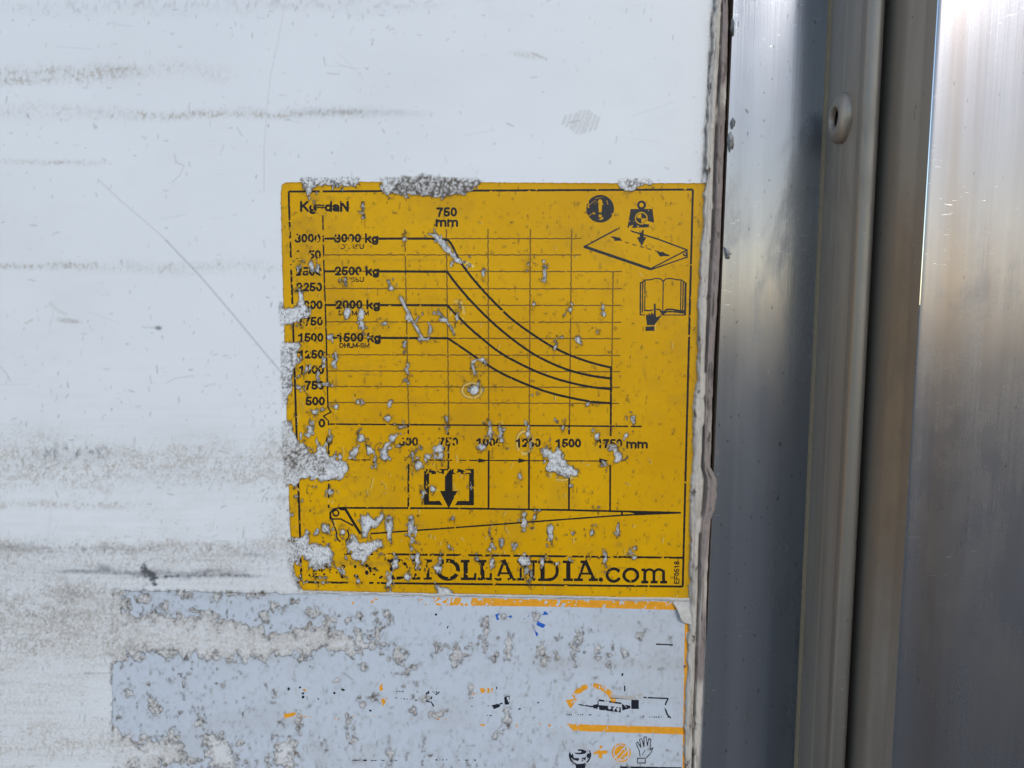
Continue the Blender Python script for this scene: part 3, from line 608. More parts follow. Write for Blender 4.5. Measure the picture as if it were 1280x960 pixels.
# axes
ink('axis_line', [('line', [(403.6, 270), (405, 330), (408, 420), (410, 509), (414, 515), (404.5, 520), (410.5, 526), (411, 531)], 1.9)], m_ink)
ink('axis_line', [('bar', ((411, 530), (802, 533)), 2.0)], m_ink)
for x, y0, y1 in ((411.3, 556, 635), (510.6, 531, 543), (510.8, 562, 635), (560.5, 540, 544), (560.8, 556, 586), (611, 563, 636), (661.4, 566, 636), (711.6, 531, 543), (711.4, 592, 637), (763.6, 459, 545), (762.8, 581, 638)):
    ink('tick_line', [('bar', ((x, y0), (x - .3, y1)), 2.3)], m_ink)
ink('dimension_line', [('bar', ((435, 574.6), (758, 576.2)), 1.4)], m_ink)
for x in (606, 656, 757): ink('arrowhead', [('poly', [(x + 4, 575.6), (x - 8, 572.6), (x - 8, 578.6)])], m_ink)
# load curves
CV = [[(407, 298.3), (418, 298.3)], [(474, 298.3), (538, 298.3), (560, 300), (574, 325), (586, 342), (602, 361), (620, 380), (640, 399), (663, 416), (688, 432), (714, 444.5), (740, 453.5), (764, 459.5)],
      [(407, 339.2), (418, 339.2)], [(474, 339.2), (559, 339.6), (568, 352), (584, 371), (600, 388), (620, 407), (640, 423.5), (663, 440), (688, 453.5), (714, 463.5), (740, 469.8), (764, 473)],
      [(408, 381.3), (419, 381.3)], [(476, 381.3), (559, 381.6), (569, 392), (584, 407), (600, 421), (627, 442), (662, 460.5), (688, 471), (714, 478.5), (740, 483.8), (764, 486.3)],
      [(409, 422.3), (420, 422.3)], [(476, 422.3), (560, 422.8), (578, 435), (600, 450), (627, 466.5), (662, 482), (688, 491), (714, 497.3), (740, 502), (764, 504)]]
def smooth_pts(p):
    out = []
    for i in range(len(p) - 1):
        p0, p1, p2, p3 = p[max(0, i - 1)], p[i], p[i + 1], p[min(len(p) - 1, i + 2)]
        if i < 2: out.append(p1); continue
        for k in range(4):
            u = k / 4; out.append(tuple(.5 * (2 * p1[c] + (p2[c] - p0[c]) * u + (2 * p0[c] - 5 * p1[c] + 4 * p2[c] - p3[c]) * u * u + (3 * p1[c] - p0[c] - 3 * p2[c] + p3[c]) * u ** 3) for c in (0, 1)))
    return out + [p[-1]]
for k in range(0, 8, 2): ink('load_curve', [('line', CV[k], 2.8), ('line', smooth_pts(CV[k + 1]), 2.9)], m_ink, mul=.6, depth=INK_D + .006 * MM)
# lettering
ink('unit_text', text('Kg~daN', 375.5, 436, 264, 11.8), m_ink); ink('offset_text', text('750', 546, 571, 270.5, 11), m_ink); ink('offset_text', text('mm', 545, 572.5, 282.8, 11.2), m_ink)
for s, x0, x1, y in (('3000', 369, 400.5, 303), ('2750', 370, 401, 323.5), ('2500', 370.5, 402, 344.5), ('2250', 371, 402.5, 364), ('2000', 372, 403, 386.3), ('1750', 372.5, 403.5, 406.8), ('1500', 373, 404, 427), ('1250', 373.5, 404.5, 448),
                     ('1000', 374, 405, 467.3), ('750', 381.5, 405, 486.8), ('500', 382.5, 406, 506.5), ('0', 398.5, 406.5, 534)): ink('scale_number', text(s, x0, x1, y, 10.6), m_ink)
for s, x0, x1, y in (('0', 407.5, 415.5, 556), ('500', 499, 522.5, 557), ('750', 548.5, 572.5, 557.3), ('1000', 595.5, 627, 557.8), ('1250', 645, 675.5, 558.5), ('1500', 694.5, 726, 559), ('1750', 746, 777.5, 559.3), ('mm', 783, 809.5, 559.8)): ink('scale_number', text(s, x0, x1, y, 10.4), m_ink)
for s, x0, x1, y in (('3000 kg', 418.5, 473, 303), ('2500 kg', 419, 474, 344), ('2000 kg', 420, 475, 386), ('1500 kg', 421.5, 476, 427)): ink('capacity_text', text(s, x0, x1, y, 10.6), m_ink, mul=.7)
for s, x0, x1, y in (('DHSSU', 426, 455, 311.3), ('DHSSU', 427, 455, 352.5), ('DHLM-SM', 423.5, 461, 394.3), ('DHLM-SM', 424.5, 462, 434.6)): ink('model_text', text(s, x0, x1, y, 6.0, .21), m_ink, step=.4, mul=.8)
ink('print_code', text('EF0518', 701.5, 729.5, 849, 6.6, .19, rot=True), m_ink, step=.35, mul=.1)
# slab serif web address
def slab(s):
    T = 5.4; out = []; sub = []
    def bar(x0, y0, x1, y1): out.append(('poly', [(x0, y0), (x1, y0), (x1, y1), (x0, y1)]))
    tp, bt = 700.2, 726.0; h = 3.4
    def serif(x0, x1, y): bar(x0, y, x1, y + h)
    def D_(x):
        bar(x + 3, tp, x + 3 + T, bt); serif(x, x + 13, tp); serif(x, x + 13, bt - h)
        out.append(('line', [(x + 13, tp + 1.9)] + arc(x + 14.5, (tp + bt) / 2, 9.6, 11.0, -85, 85, 12) + [(x + 13, bt - 1.9)], 3.9))
    def I_(x): bar(x + 4.2, tp, x + 4.2 + T, bt); serif(x, x + 12.6, tp); serif(x, x + 12.6, bt - h)
    def L_(x, e): bar(x + 3.4, tp, x + 3.4 + T, bt); serif(x, x + 11, tp); serif(x, e, bt - h); bar(e - 3, bt - 9, e, bt)
    def A_(x):
        out.append(('line', [(x + 5.5, bt - 2), (x + 13.5, tp + 2)], 3.2)); out.append(('line', [(x + 14.5, tp + 1), (x + 24.5, bt - 2)], 4.4)); bar(x + 9, tp + 15.2, x + 20, tp + 17.6)
        serif(x, x + 11, bt - h); serif(x + 18.5, x + 30, bt - h); bar(x + 8, tp, x + 16, tp + h)
    def N_(x):
        bar(x + 3, tp, x + 5.8, bt); bar(x + 19, tp, x + 21.8, bt); out.append(('line', [(x + 4.5, tp + 2), (x + 20.5, bt - 2)], 4.4)); serif(x, x + 7, tp); serif(x, x + 9, bt - h); serif(x + 15.5, x + 25, tp)
    tp, bt = 698.6, 724.2; D_(484)
    tp, bt = 699, 724.5
    bar(518, tp, 522, bt); bar(533, tp, 537, bt); serif(515, 525.5, tp); serif(529.5, 540, tp); serif(515, 525.5, bt - h); serif(529.5, 540, bt - h); bar(518, 710.2, 537, 713)
    out.append(('line', arc(560, 712, 12.6, 11.4, 0, 360, 30), 5.0))
    tp, bt = 699.6, 725; L_(576, 595.5); L_(597, 615)
    tp, bt = 700, 725.6; A_(616); N_(646.5)
    tp, bt = 700.4, 726.2; D_(672.5); I_(703.5); A_(717.5)
    out.append(('disc', (751, 724.3), 2.7))
    out.append(('line', arc(767, 718.6, 8.2, 7.9, -40, -325, 16), 3.7)); bar(772, 711, 775, 716)
    out.append(('line', arc(788.5, 718.8, 8.7, 7.8, 0, 360, 24), 3.8))
    bt = 728.2
    for x in (804, 815.5, 827.5): bar(x, 712.5, x + 3.7, bt); serif(x - 2.4, x + 6.4, bt - 2.5)
    serif(801.5, 807, 710.4)
    out.append(('line', [(806, 716)] + arc(811.8, 716, 5.4, 4.4, -160, 0, 8), 3.2)); out.append(('line', [(817, 716)] + arc(823.6, 716, 5.6, 4.4, -160, 0, 8), 3.2))
    return out
sl_p = slab('')
groups_x = {}
ink('web_address', sl_p, m_ink, mul=.85)
for k in range(26):
    x = rng.uniform(386, 478); y = rng.uniform(706, 722)
    ink('logo_scrap', [('ell', (x, y), rng.uniform(1, 2.6), rng.uniform(1, 3), 0)], m_ink, w_=wear * .4)
# pallet symbol
ink('pallet_symbol', [('poly', [(530, 586), (592.5, 586), (592.5, 631.5), (530, 631)])], m_ink, subs=[('poly', [(536.5, 592.5), (586.5, 592.5), (586.5, 626), (536.5, 626)]), ('poly', [(546, 620), (576, 620), (563, 640), (559, 640)])], label='black open square printed round the load arrow')
ink('load_arrow', [('bar', ((561, 589), (561, 616)), 9.5), ('poly', [(550, 613.5), (572, 613.5), (561, 635.5)])], m_ink, depth=INK_D + .006 * MM)
# side view of the platform
ink('platform_outline', [('line', [(413, 648), (413, 641), (417, 636.2), (425, 634.6), (560, 635.2), (700, 637.2), (850, 640.8)], 2.4), ('line', [(464, 666.8), (560, 660), (700, 649.5), (778, 643.8), (850, 640.8)], 2.0), ('bar', ((777.3, 639.5), (777.3, 644.2)), 2.5),
                         ('poly', [(777, 639), (851, 639.6), (851, 641.6), (800, 642.8)])], m_ink, mul=.6)
ink('hinge_bracket', [('ring', (420, 641.2), 3.6, 1.9), ('line', [(413, 644), (416, 652), (421, 666)], 1.9), ('line', arc(428.5, 668.5, 7.6, 9, -165, -225, 5) + arc(428.5, 668.5, 7.6, 9, -225, -245, 3), 1.9), ('line', arc(428.5, 668.5, 7.6, 9, -40, 60, 8), 1.9),
                      ('line', [(426, 636), (432, 636.5), (450, 666)], 3.3), ('line', [(416, 648.5), (426, 648.5), (441, 656.5)], 2.0), ('line', [(437, 674), (441, 671)], 2)], m_ink, mul=.6)
# signs at the upper right
ink('warning_symbol', [('disc', (750.2, 261), 17.3)], m_sign, subs=[('line', [(750.2, 251.8), (750.2, 253)], 5.2), ('poly', [(747.6, 252), (752.8, 252), (752, 265.5), (748.6, 265.5)]), ('disc', (750.2, 270), 2.1), ('line', [(734, 258), (745, 250)], .55), ('line', [(736, 270), (743, 265)], .55), ('line', [(744, 248), (757, 246)], .5)], label='black disc with an exclamation mark')
ink('weight_symbol', [('ring', (801.8, 256.3), 4.2, 3), ('poly', [(788.3, 261.2), (815.6, 261.2), (818.3, 284), (784.2, 285)])], m_sign, subs=[('disc', (801.6, 272.8), 7.9), ('poly', [(809, 276), (819, 279), (819, 281), (806, 280)])])
ink('balance_mark', [('ring', (801.6, 272.8), 6.6, .01), ('poly', [(801.6, 272.8)] + arc(801.6, 272.8, 6, 6, -90, 0, 6)), ('poly', [(801.6, 272.8)] + arc(801.6, 272.8, 6, 6, 90, 180, 6)), ('ring', (801.6, 272.8), 6.1, .7)], m_sign, step=.4, mul=.3)
ink('load_arrow', [('bar', ((802, 287), (802, 298)), 5.2), ('poly', [(795.8, 296.5), (808.2, 296.5), (802, 307.5)])], m_sign)
ink('platform_drawing', [('line', [(731, 308), (774, 285)], 1.9), ('line', [(786, 288), (822, 298.8), (858.6, 312.4)], 1.9), ('line', [(731, 308.5), (812, 336)], 3.6), ('line', [(812, 336.5), (858.6, 312.6), (858.8, 321.4), (814, 337)], 1.7), ('disc', (856, 318), 2.5)], m_sign, mul=.5, subs=[('disc', (856.4, 318), .9)])
for i in range(6):
    x = 781 + i * 9.4; y = 302.5 + i * 2.75; ink('dash', [('bar', ((x, y), (x + 5, y + 1.5)), 1.2)], m_sign, mul=.4)
ink('arrow', [('poly', [(762, 295.5), (767, 295.5), (773, 297), (773, 295), (777.5, 301), (767, 301), (768, 299)])], m_sign, mul=.4); ink('arrow', [('poly', [(821, 315.2), (829, 314.8), (831, 317.5), (836, 318), (837, 320.5), (830, 320), (825, 321)])], m_sign)
bk = [('line', [(801.5, 353.5), (806.5, 350), (812, 349.8), (820, 348), (826, 348.6), (829, 352)], 1.5), ('line', [(829, 352), (832, 348.6), (838, 348), (846, 349.6), (852, 350), (856.5, 353.5)], 1.5), ('line', [(829, 351), (828.4, 389)], 1.4),
      ('bar', ((800.5, 352.8), (800.3, 394)), 1.8), ('bar', ((803.4, 351.5), (803, 391)), 1.5), ('bar', ((806.2, 350), (805.8, 388)), 1.4), ('bar', ((857, 353), (856.2, 394)), 2.6), ('bar', ((854, 351.8), (853.2, 391)), 1.5), ('bar', ((851.2, 350), (850.6, 388)), 1.4),
      ('line', [(805.8, 388), (813, 388.3), (819, 387), (824, 386.6), (828.5, 391.5)], 1.8), ('line', [(828.5, 391.5), (833, 387), (840, 386.8), (850, 388.6), (856, 389)], 2.2), ('line', [(828.5, 392), (834, 389.5), (842, 389.6), (856, 391.4)], 1.8), ('bar', ((800, 393.6), (856.8, 393.8)), 1.3), ('poly', [(824, 389), (833, 389), (829, 394)])]
ink('book_symbol', bk, m_sign, step=.4, mul=.3, subs=[('poly', [(806.4, 391.6), (811, 389.6), (816.4, 388), (816.8, 378.5), (820.2, 378.5), (820.4, 392.5), (826, 392.5), (828, 395.5), (806, 395.5)])])
ink('pointing_hand', [('line', [(818.4, 380.5), (818.4, 393)], 2.4), ('line', [(814.8, 392), (814.6, 396)], 2.2), ('line', [(811.6, 392.8), (811.4, 397)], 2.2), ('line', [(808.6, 394), (808.8, 398)], 2.0), ('poly', [(807.4, 395.5), (819.6, 392), (820.4, 396.5), (827, 393.8), (823, 400), (817.6, 406.5), (808.6, 406.5)]),
                      ('poly', [(806.8, 408), (818, 408), (818, 413.6), (806.8, 413.6)])], m_sign, step=.4, mul=.2)

# ------------------------------------------------------------------ the lower sticker
ops = thing('instruction_sticker', 'pale blue instruction sticker with orange border, almost worn away, below the yellow chart', 'sticker', tuple(P(500, 960)))
edge2 = np.exp(-np.clip(s_low, 0, 99) / 1.1) * (.25 + .75 * n_fine) * np.clip(1 + scr / 10, .4, 1) + rim_w * np.clip(ridge2, 0, 1) * .35 * (scr < 0)
smu2 = .35 * rim_w + .25 * sstep(.5, .8, n_mid) * sstep(880, 940, GY) + .25 * sstep(.55, .85, n_big) + .35 * np.exp(-np.clip(bead_l - GX, 0, 99) / 5) + .3 * np.exp(-((GY - 830) / 9.) ** 2) * sstep(620, 700, GX)  # smudges, plus a darker band along the sealant
for k in range(1500):
    x = rng.uniform(142, 858); y = rng.uniform(745, 1170)
    if rng.random() > .35: continue
    a = rng.normal(math.pi / 2, .4); L = rng.gamma(2, 1.8) + 1; dx, dy = math.cos(a) * L / 2, math.sin(a) * L / 2
    stroke(edge2 if rng.random() < .7 else smu2, [(x - dx, y - dy), (x + rng.normal(0, .8), y), (x + dx, y + dy)], rng.uniform(.8, 1.5), rng.uniform(.2, .65))
edge2, smu2 = np.clip(edge2, 0, 1), np.clip(smu2, 0, 1)
lift_l = .10 * np.exp(-np.clip(s_low, 0, 99) / 1.8) + .05 * (n_mid - .5) - .08 * edge2 * (s_low > 2)
lx, ly = np.arange(134, 884, ST), np.concatenate([np.arange(732, 1000, ST), np.arange(1000, 1165, 4.0)])
S = sample(s_low, *np.meshgrid(lx, ly))
FL2 = .10 * MM
sheet('film', S, lx, ly, FL2, m_low, ops, {'smudge_shade': lambda x, y: sample(smu2, x, y), 'edge': lambda x, y: sample(edge2, x, y)}, FL2 + .05 * MM, lambda x, y: sample(lift_l, x, y) * MM)
w2 = np.full(SH, .16)
K = dict(parent=ops, film=s_low, lift=lift_l, depth=FL2 + .028 * MM)
w_top = np.clip(.10 + .86 * sstep(660, 480, GX) + .25 * np.exp(-((GX - 690) / 18.) ** 2), 0, .96)
ink('border_band', [('poly', [(345, 744), (600, 747.2), (848, 752), (850, 762.5), (700, 758.3), (600, 757), (345, 755)])], m_org, w_=w_top, **K)
ink('border_band', [('poly', [(856, 776), (866, 770), (860, 960), (859, 1160), (851, 1160), (853, 960)])], m_org, w_=w2 * .3, **K)
w_mid = np.clip(.06 + .90 * sstep(735, 690, GX), 0, .93)
ink('divider_band', [('poly', [(352, 890), (600, 900), (735, 905.5), (856, 909), (856, 918), (735, 914), (600, 907), (352, 896)])], m_org, w_=w_mid, **K)
for p in ([(619, 768), (625, 766), (626, 774), (621, 775)], [(635, 770), (640, 769), (639, 773)], [(652, 775), (660, 770), (664, 764), (660, 772)], [(671, 763), (682, 764), (686, 768), (676, 769)], [(664, 782), (672, 776), (682, 781), (679, 785), (670, 781)], [(667, 786), (673, 792), (671, 796)]):
    ink('blue_scrap', [('poly', p)], m_blue, w_=w2 * 2.0, **K)
KK = dict(K, w_=w2 * .8)
ink('print_line', [('bar', ((820, 805), (841, 806)), 1.8)], m_navy, **KK)
# turning arrow over a lowered platform
ar = arc(741, 884, 27, 27, -175, -5, 24)
ink('turn_arrow', [('line', ar[2:10], 7), ('line', ar[13:23], 6.5)], m_org, **dict(K, w_=np.where(GX < 722, .5, np.where(GX > 752, .40, .12)) * 1.0)); ink('arrowhead', [('poly', [(707, 875), (722, 873), (713, 886)])], m_org, **KK)
ink('platform_picture', [('line', [(724, 880.5), (740, 883), (748, 883)], 1.6), ('poly', [(741, 881), (747, 880), (747, 886), (742, 885)]), ('poly', [(748.5, 881), (776, 884), (776, 890.5), (749, 887)]), ('line', [(749, 875), (776, 879)], 2.2), ('bar', ((747.5, 876), (747.5, 884)), 1.2),
    ('poly', [(777, 880), (788, 882), (788, 885), (778, 888)]), ('poly', [(789, 874.5), (798.5, 874.5), (798.5, 886), (789, 886)]), ('line', [(764, 872), (790, 874)], 1.4), ('line', [(803, 871.5), (835, 873)], 1.8), ('bar', ((780.8, 857), (780.8, 864)), 1.9),
    ('line', [(835, 873), (832, 879), (831.6, 886), (834, 893), (838, 897)], 1.8)], m_navy, subs=[('disc', (762, 884.5), 2), ('disc', (772.5, 886), 1.9), ('line', [(778, 878), (783, 884)], 1)], **KK)
ink('worn_patch', [('poly', [(763, 868.5), (785, 869.5), (797, 867.5), (802, 865.5), (803, 868), (797, 873), (789, 874.5), (764, 871.5)])], ink_mat('bare_backing', (.42, .39, .36)), **dict(K, depth=FL2 + .05 * MM, w_=w2 * .2))
def dashes(x0, x1, y, hgt, m=m_navy, n=12, slope=.01):
    pr = []
    for i in range(n):
        x = x0 + (x1 - x0) * i / n; pr.append(('bar', ((x, y + slope * (x - x0)), (x + (x1 - x0) / n * rng.uniform(.35, .8), y + slope * (x - x0))), hgt * rng.uniform(.6, 1.1)))
    ink('small_print', pr, m, step=.4, **dict(K, w_=w2 * 2.0))
dashes(708, 744, 893, 1.7, n=13); dashes(748, 762, 894.5, 1.8, n=6); dashes(779, 806, 895, 1.7, n=11); dashes(811, 840, 896, 1.6, n=10)
dashes(488, 506, 864, 1.6, n=5); dashes(521, 549, 864.5, 2.2, n=6); dashes(494, 526, 872, 1.8, n=9, slope=.12); dashes(648, 676, 886, 1.8, n=4, slope=-.3); dashes(590, 616, 894, 1.4, n=7); dashes(543, 600, 949.5, 1.8, n=6); dashes(440, 500, 950, 1.6, n=5); dashes(672, 680, 878, 2, n=2)
ink('platform_picture', [('line', [(533, 866), (543, 866)], 2), ('line', [(533, 868), (531, 875), (537, 877), (538, 873), (533, 872)], 2), ('line', [(541, 868), (538, 876), (542, 882)], 1.6), ('line', [(545, 868), (549, 865)], 1.6)], m_navy, **dict(K, w_=w2 * 2))
ink('platform_picture', [('line', [(588, 873), (591, 872)], 1.5), ('line', [(588, 881), (590, 883)], 1.5), ('poly', [(601, 880), (612, 882), (620, 880), (628, 878), (629, 882), (618, 886), (606, 885)]), ('poly', [(630, 871), (637, 869), (637, 880), (631, 881)]), ('bar', ((621, 850), (621, 862)), 1.7)], m_navy, **dict(K, w_=w2 * 2.6))
ink('orange_lettering', [('line', [(592, 858), (587, 860), (590, 864), (594, 866), (589, 869)], 2.4), ('poly', [(600, 860), (607, 860), (607, 867), (600, 867)]), ('poly', [(609, 860), (612, 860), (612, 866), (609, 866)]), ('poly', [(614, 860), (616, 860), (616, 866), (614, 866)])], m_org, **dict(K, w_=w2 * 1.8))
ink('arrowhead', [('poly', [(476, 874), (485, 872), (479, 883)])], m_org, **KK); ink('orange_scrap', [('poly', [(474, 858), (478, 854), (479, 862), (475, 864)])], m_org, **KK); ink('orange_scrap', [('poly', [(378, 862), (384, 858), (383, 863), (379, 866)])], m_org, **KK); ink('orange_scrap', [('poly', [(355, 892), (370, 890), (369, 894), (356, 898)])], m_org, **dict(K, w_=w2 * 2.5))
for x, y, a, b_ in ((375, 860, 1.5, 2.5), (379, 865, 2, 3), (379, 871, 1.6, 2), (361, 861, 1.4, 2), (418, 866, 1.6, 1.6), (429, 862, 2.4, 1.4), (398, 874, 1.4, 1.4), (463, 888, 1.8, 1.2), (778, 843, 1.2, 2), (545, 768, 1.4, 1.6), (560, 784, 1.2, 2)): ink('ink_scrap', [('ell', (x, y), a, b_, .3)], m_navy, **dict(K, w_=w2 * .6))
# button, plus, crossed disc, hand
ink('button_symbol', [('ell', (725, 939.5), 8, 3.2, 0), ('line', arc(725, 943, 10.5, 6.5, 0, 180, 10), 3.4), ('line', arc(725, 946, 12, 9, 5, 60, 6), 1.8), ('line', arc(725, 943, 13, 13, 115, 200, 8), 2.2), ('line', arc(725, 943, 13, 13, -20, 20, 5), 1.8), ('poly', [(719, 955), (732, 954), (731, 965), (721, 965)])], m_navy, **dict(K, w_=w2 * 1.6))
ink('plus_symbol', [('bar', ((742, 940), (759, 940)), 4.4), ('bar', ((750.5, 932), (750.5, 948.5)), 4.4)], m_org, **KK)
ink('crossed_disc', [('ring', (776.6, 940.6), 11, 1.8), ('disc', (776.6, 940.6), 8.6)], m_org, subs=[('bar', ((767, 949), (784, 930)), 1.4), ('bar', ((771, 952), (788, 933)), 1.4)], **KK)
ink('hand_symbol', [('line', [(800, 945), (799, 938), (795, 929), (797, 927.5), (801, 934), (799.5, 924), (802, 923), (805, 933), (805, 921), (808, 921), (809, 932), (811, 923), (813.4, 924), (812.4, 937), (816, 934.5), (814, 940), (808, 947)], 1.1), ('line', [(797, 947.5), (806.5, 947.5), (806.5, 953.5), (796.5, 953.5), (797, 947.5)], 1.2), ('line', [(803, 943), (806, 938)], 1)], m_navy, step=.4, **dict(K, w_=w2 * .5))
ink('print_line', [('bar', ((775, 958.8), (856, 960)), 2.4)], m_navy, **KK)
# white edge left between the two stickers and its curled corner
def ribbon(name, rowsv, mat, parent, attrs=None):
    hh, ww = rowsv.shape[:2]; I = np.arange(hh * ww).reshape(hh, ww)
    FQ = np.stack([I[1:, :-1], I[1:, 1:], I[:-1, 1:], I[:-1, :-1]], -1).reshape(-1, 4)
    o = mesh_obj(name, rowsv.reshape(-1, 3), FQ, mat, None, True, attrs); keep(o, parent); return o
m_clear = ink_mat('yellowed_backing', (.46, .44, .41))
tt = np.linspace(0, 1, 90); r_ = np.random.default_rng(5)
top = np.stack([lerp(378, 862, tt), lerp(738.5, 747.2, tt) + np.interp(tt, np.linspace(0, 1, 40), r_.normal(0, .5, 40))], 1); bt_ = top + np.stack([0 * tt, lerp(2.0, 5.2, tt) + np.interp(tt, np.linspace(0, 1, 60), r_.normal(0, .7, 60))], 1)
rowsv = np.stack([P(lerp(top[:, 0], bt_[:, 0], f), lerp(top[:, 1], bt_[:, 1], f)) + np.array([0, -h * MM, 0]) for f, h in ((0, .02), (.2, .30), (.5, .36), (.8, .30), (1, .02))], 0)
ribbon('backing_strip', rowsv, m_clear, ops)
fl = np.array([[(838, 751), (850, 751), (866, 752)], [(845, 757), (854, 760), (866, 762)], [(849, 768), (856, 769), (867, 770)], [(851, 775), (860, 777), (868, 781)]], float)
hgt = np.array([[.3, .5, .4], [1.6, 1.0, .7], [2.8, 1.4, .9], [2.2, 2.0, 1.2]])
vv = P(fl[..., 0], fl[..., 1]); vv[..., 1] -= hgt * MM
fo = ribbon('curled_corner', vv, m_clear, ops); sm = fo.modifiers.new('smooth', 'SUBSURF'); sm.levels = sm.render_levels = 3; so = fo.modifiers.new('thick', 'SOLIDIFY'); so.thickness = .00015

# ------------------------------------------------------------------ sealant bead
py = np.arange(-215, 1170, 1.4); n = len(py)
L = np.interp(py, [-220, 0, 60, 130, 200, 300, 420, 560, 620, 740, 800, 960, 1180], [901, 893, 889, 885, 880, 876, 871, 866, 862, 861, 858, 855, 848])
Rr = np.interp(py, [-220, 0, 100, 200, 300, 400, 500, 560, 583, 590, 600, 622, 636, 650, 700, 800, 960, 1180], [919, 911, 910, 906, 901, 897, 892, 889.5, 889, 893, 898, 897.5, 896, 890, 887, 883, 876, 867])
def rough1(sc, amp, seed):
    r = np.random.default_rng(seed); k = np.arange(-220, 1180 + sc, sc); return np.interp(py, k, r.normal(0, amp, len(k)))
Ls = L.copy()
L = L + rough1(30, 1.0, 1) + rough1(9, .8, 2) + rough1(4, .55, 3) + np.where(py < 240, rough1(40, 1.6, 4), 0); Rr = Rr - 1.5 + rough1(60, .5, 5) + rough1(9, .25, 6)
NC = 30; u = np.linspace(0, 1, NC)
prof = np.interp(u, [0, .06, .22, .42, .50, .55, .62, .90, 1], [-.05, 1.3, 1.8, 1.75, 1.6, 1.0, 1.7, 1.6, .9])
UU, _ = np.meshgrid(u, py); PX = Ls[:, None] + (Rr - Ls)[:, None] * UU + (L - Ls)[:, None] * np.clip(1 - UU / .3, 0, 1)
mid = .50 + rough1(70, .022, 7)[:, None]
ruf = fbm((n, NC), 3, 5, 51, 2) - .5; ruf2 = fbm((n, NC), 2.5, 40, 52, 2) - .5
crk = np.exp(-((UU - mid) / .06) ** 2) * sstep(.2, .4, fbm((n, NC), 30, 26, 53, 3)) + np.exp(-((UU - .72 - .1 * ruf2) / .03) ** 2) * sstep(.5, .65, fbm((n, NC), 30, 18, 55, 3)) * .6
H = np.interp(UU - (mid - .5), u, prof) + ruf * .35 + ruf2 * .55 - crk * 1.0
H[:, 0] = -.1; H[:, -1] = -1.5
Vb = P(PX, py[:, None] + 0 * PX); Vb[..., 1] -= H * MM
t0 = Vb[:1].copy(); t0[..., 2] = .9; b0 = Vb[-1:].copy(); b0[..., 2] = -1.3
Vb = np.concatenate([t0, Vb, b0], 0); cat1 = lambda a: np.concatenate([a[:1], a, a[-1:]], 0)
pink = sstep(-.04, .06, UU - mid) * sstep(.3, .5, fbm((n, NC), 40, 60, 54, 2) + .12)
bead = thing('sealant_bead', 'cracked cream sealant bead running up between the white panel and the aluminium strip', 'sealant', tuple(P(866, 1170)))
ribbon('bead', Vb, m_seal, bead, {'pink': cat1(pink), 'crack': cat1(np.clip(crk, 0, 1))})
def scrap(cx, cy, wx, wy, seed):
    a = np.linspace(0, 2 * math.pi, 15)[:-1]; r = np.random.default_rng(seed); rr = 1 + r.normal(0, .22, 14); pts = []
    rings = []
    for f, h in ((1, 0.0), (.75, 1.4), (.4, 2.3), (.02, 2.5)):
        q = P(cx + np.cos(a) * wx * rr * f, cy + np.sin(a) * wy * rr * f); q[:, 1] -= (1.3 + h * r.uniform(.7, 1.1, 14)) * MM; rings.append(q)
    Vv = np.stack(rings, 0); Vv = np.concatenate([Vv, Vv[:, :1]], 1)
    return ribbon('sealant_smear', Vv, m_seal2, bead)
m_seal2 = ink_mat('grey_smear', (.34, .33, .32), .5)
for cx, cy, wx, wy, sd in ((912, 178, 4, 12, 1), (915, 155, 3, 6, 2), (908, 318, 4, 7, 3), (914, 36, 2.5, 10, 4)): scrap(cx, cy, wx, wy, sd)

# ------------------------------------------------------------------ aluminium post: brushed strip, flange with rivet, rounded lip
ZT, ZB = .9, -1.3
post = thing('aluminium_post', 'brushed aluminium corner post with a riveted flange beside the sealant', 'post', (.1, 0, ZB))
def xat(px, d, row=480): return float(P(px, row, d)[0])
def extrude(name, prof, mat, parent, seg=None, zt=ZT, zb=ZB):
    """prof: list of (x, depth) from left to right, extruded vertically"""
    zs = np.concatenate([[zb], np.linspace(-.22, .2, 60), [zt]])
    V = np.array([[(x, -d, z) for x, d in prof] for z in zs[::-1]]); return ribbon(name, V, mat, parent)
def fillet(prof, r, k=6):
    out = [prof[0]]
    for i in range(1, len(prof) - 1):
        p0, p1, p2 = map(np.array, (prof[i - 1], prof[i], prof[i + 1])); ri = r[i - 1] if isinstance(r, (list, tuple)) else r
        a = (p0 - p1) / np.linalg.norm(p0 - p1); b_ = (p2 - p1) / np.linalg.norm(p2 - p1); ri = min(ri, .48 * np.linalg.norm(p0 - p1), .48 * np.linalg.norm(p2 - p1))
        A, B = p1 + a * ri, p1 + b_ * ri
        for j in range(k + 1):
            f = j / k; out.append(tuple((1 - f) ** 2 * A + 2 * f * (1 - f) * p1 + f * f * B))
    return out + [prof[-1]]
d0 = 1.2 * MM
xc = xat(1017, d0)
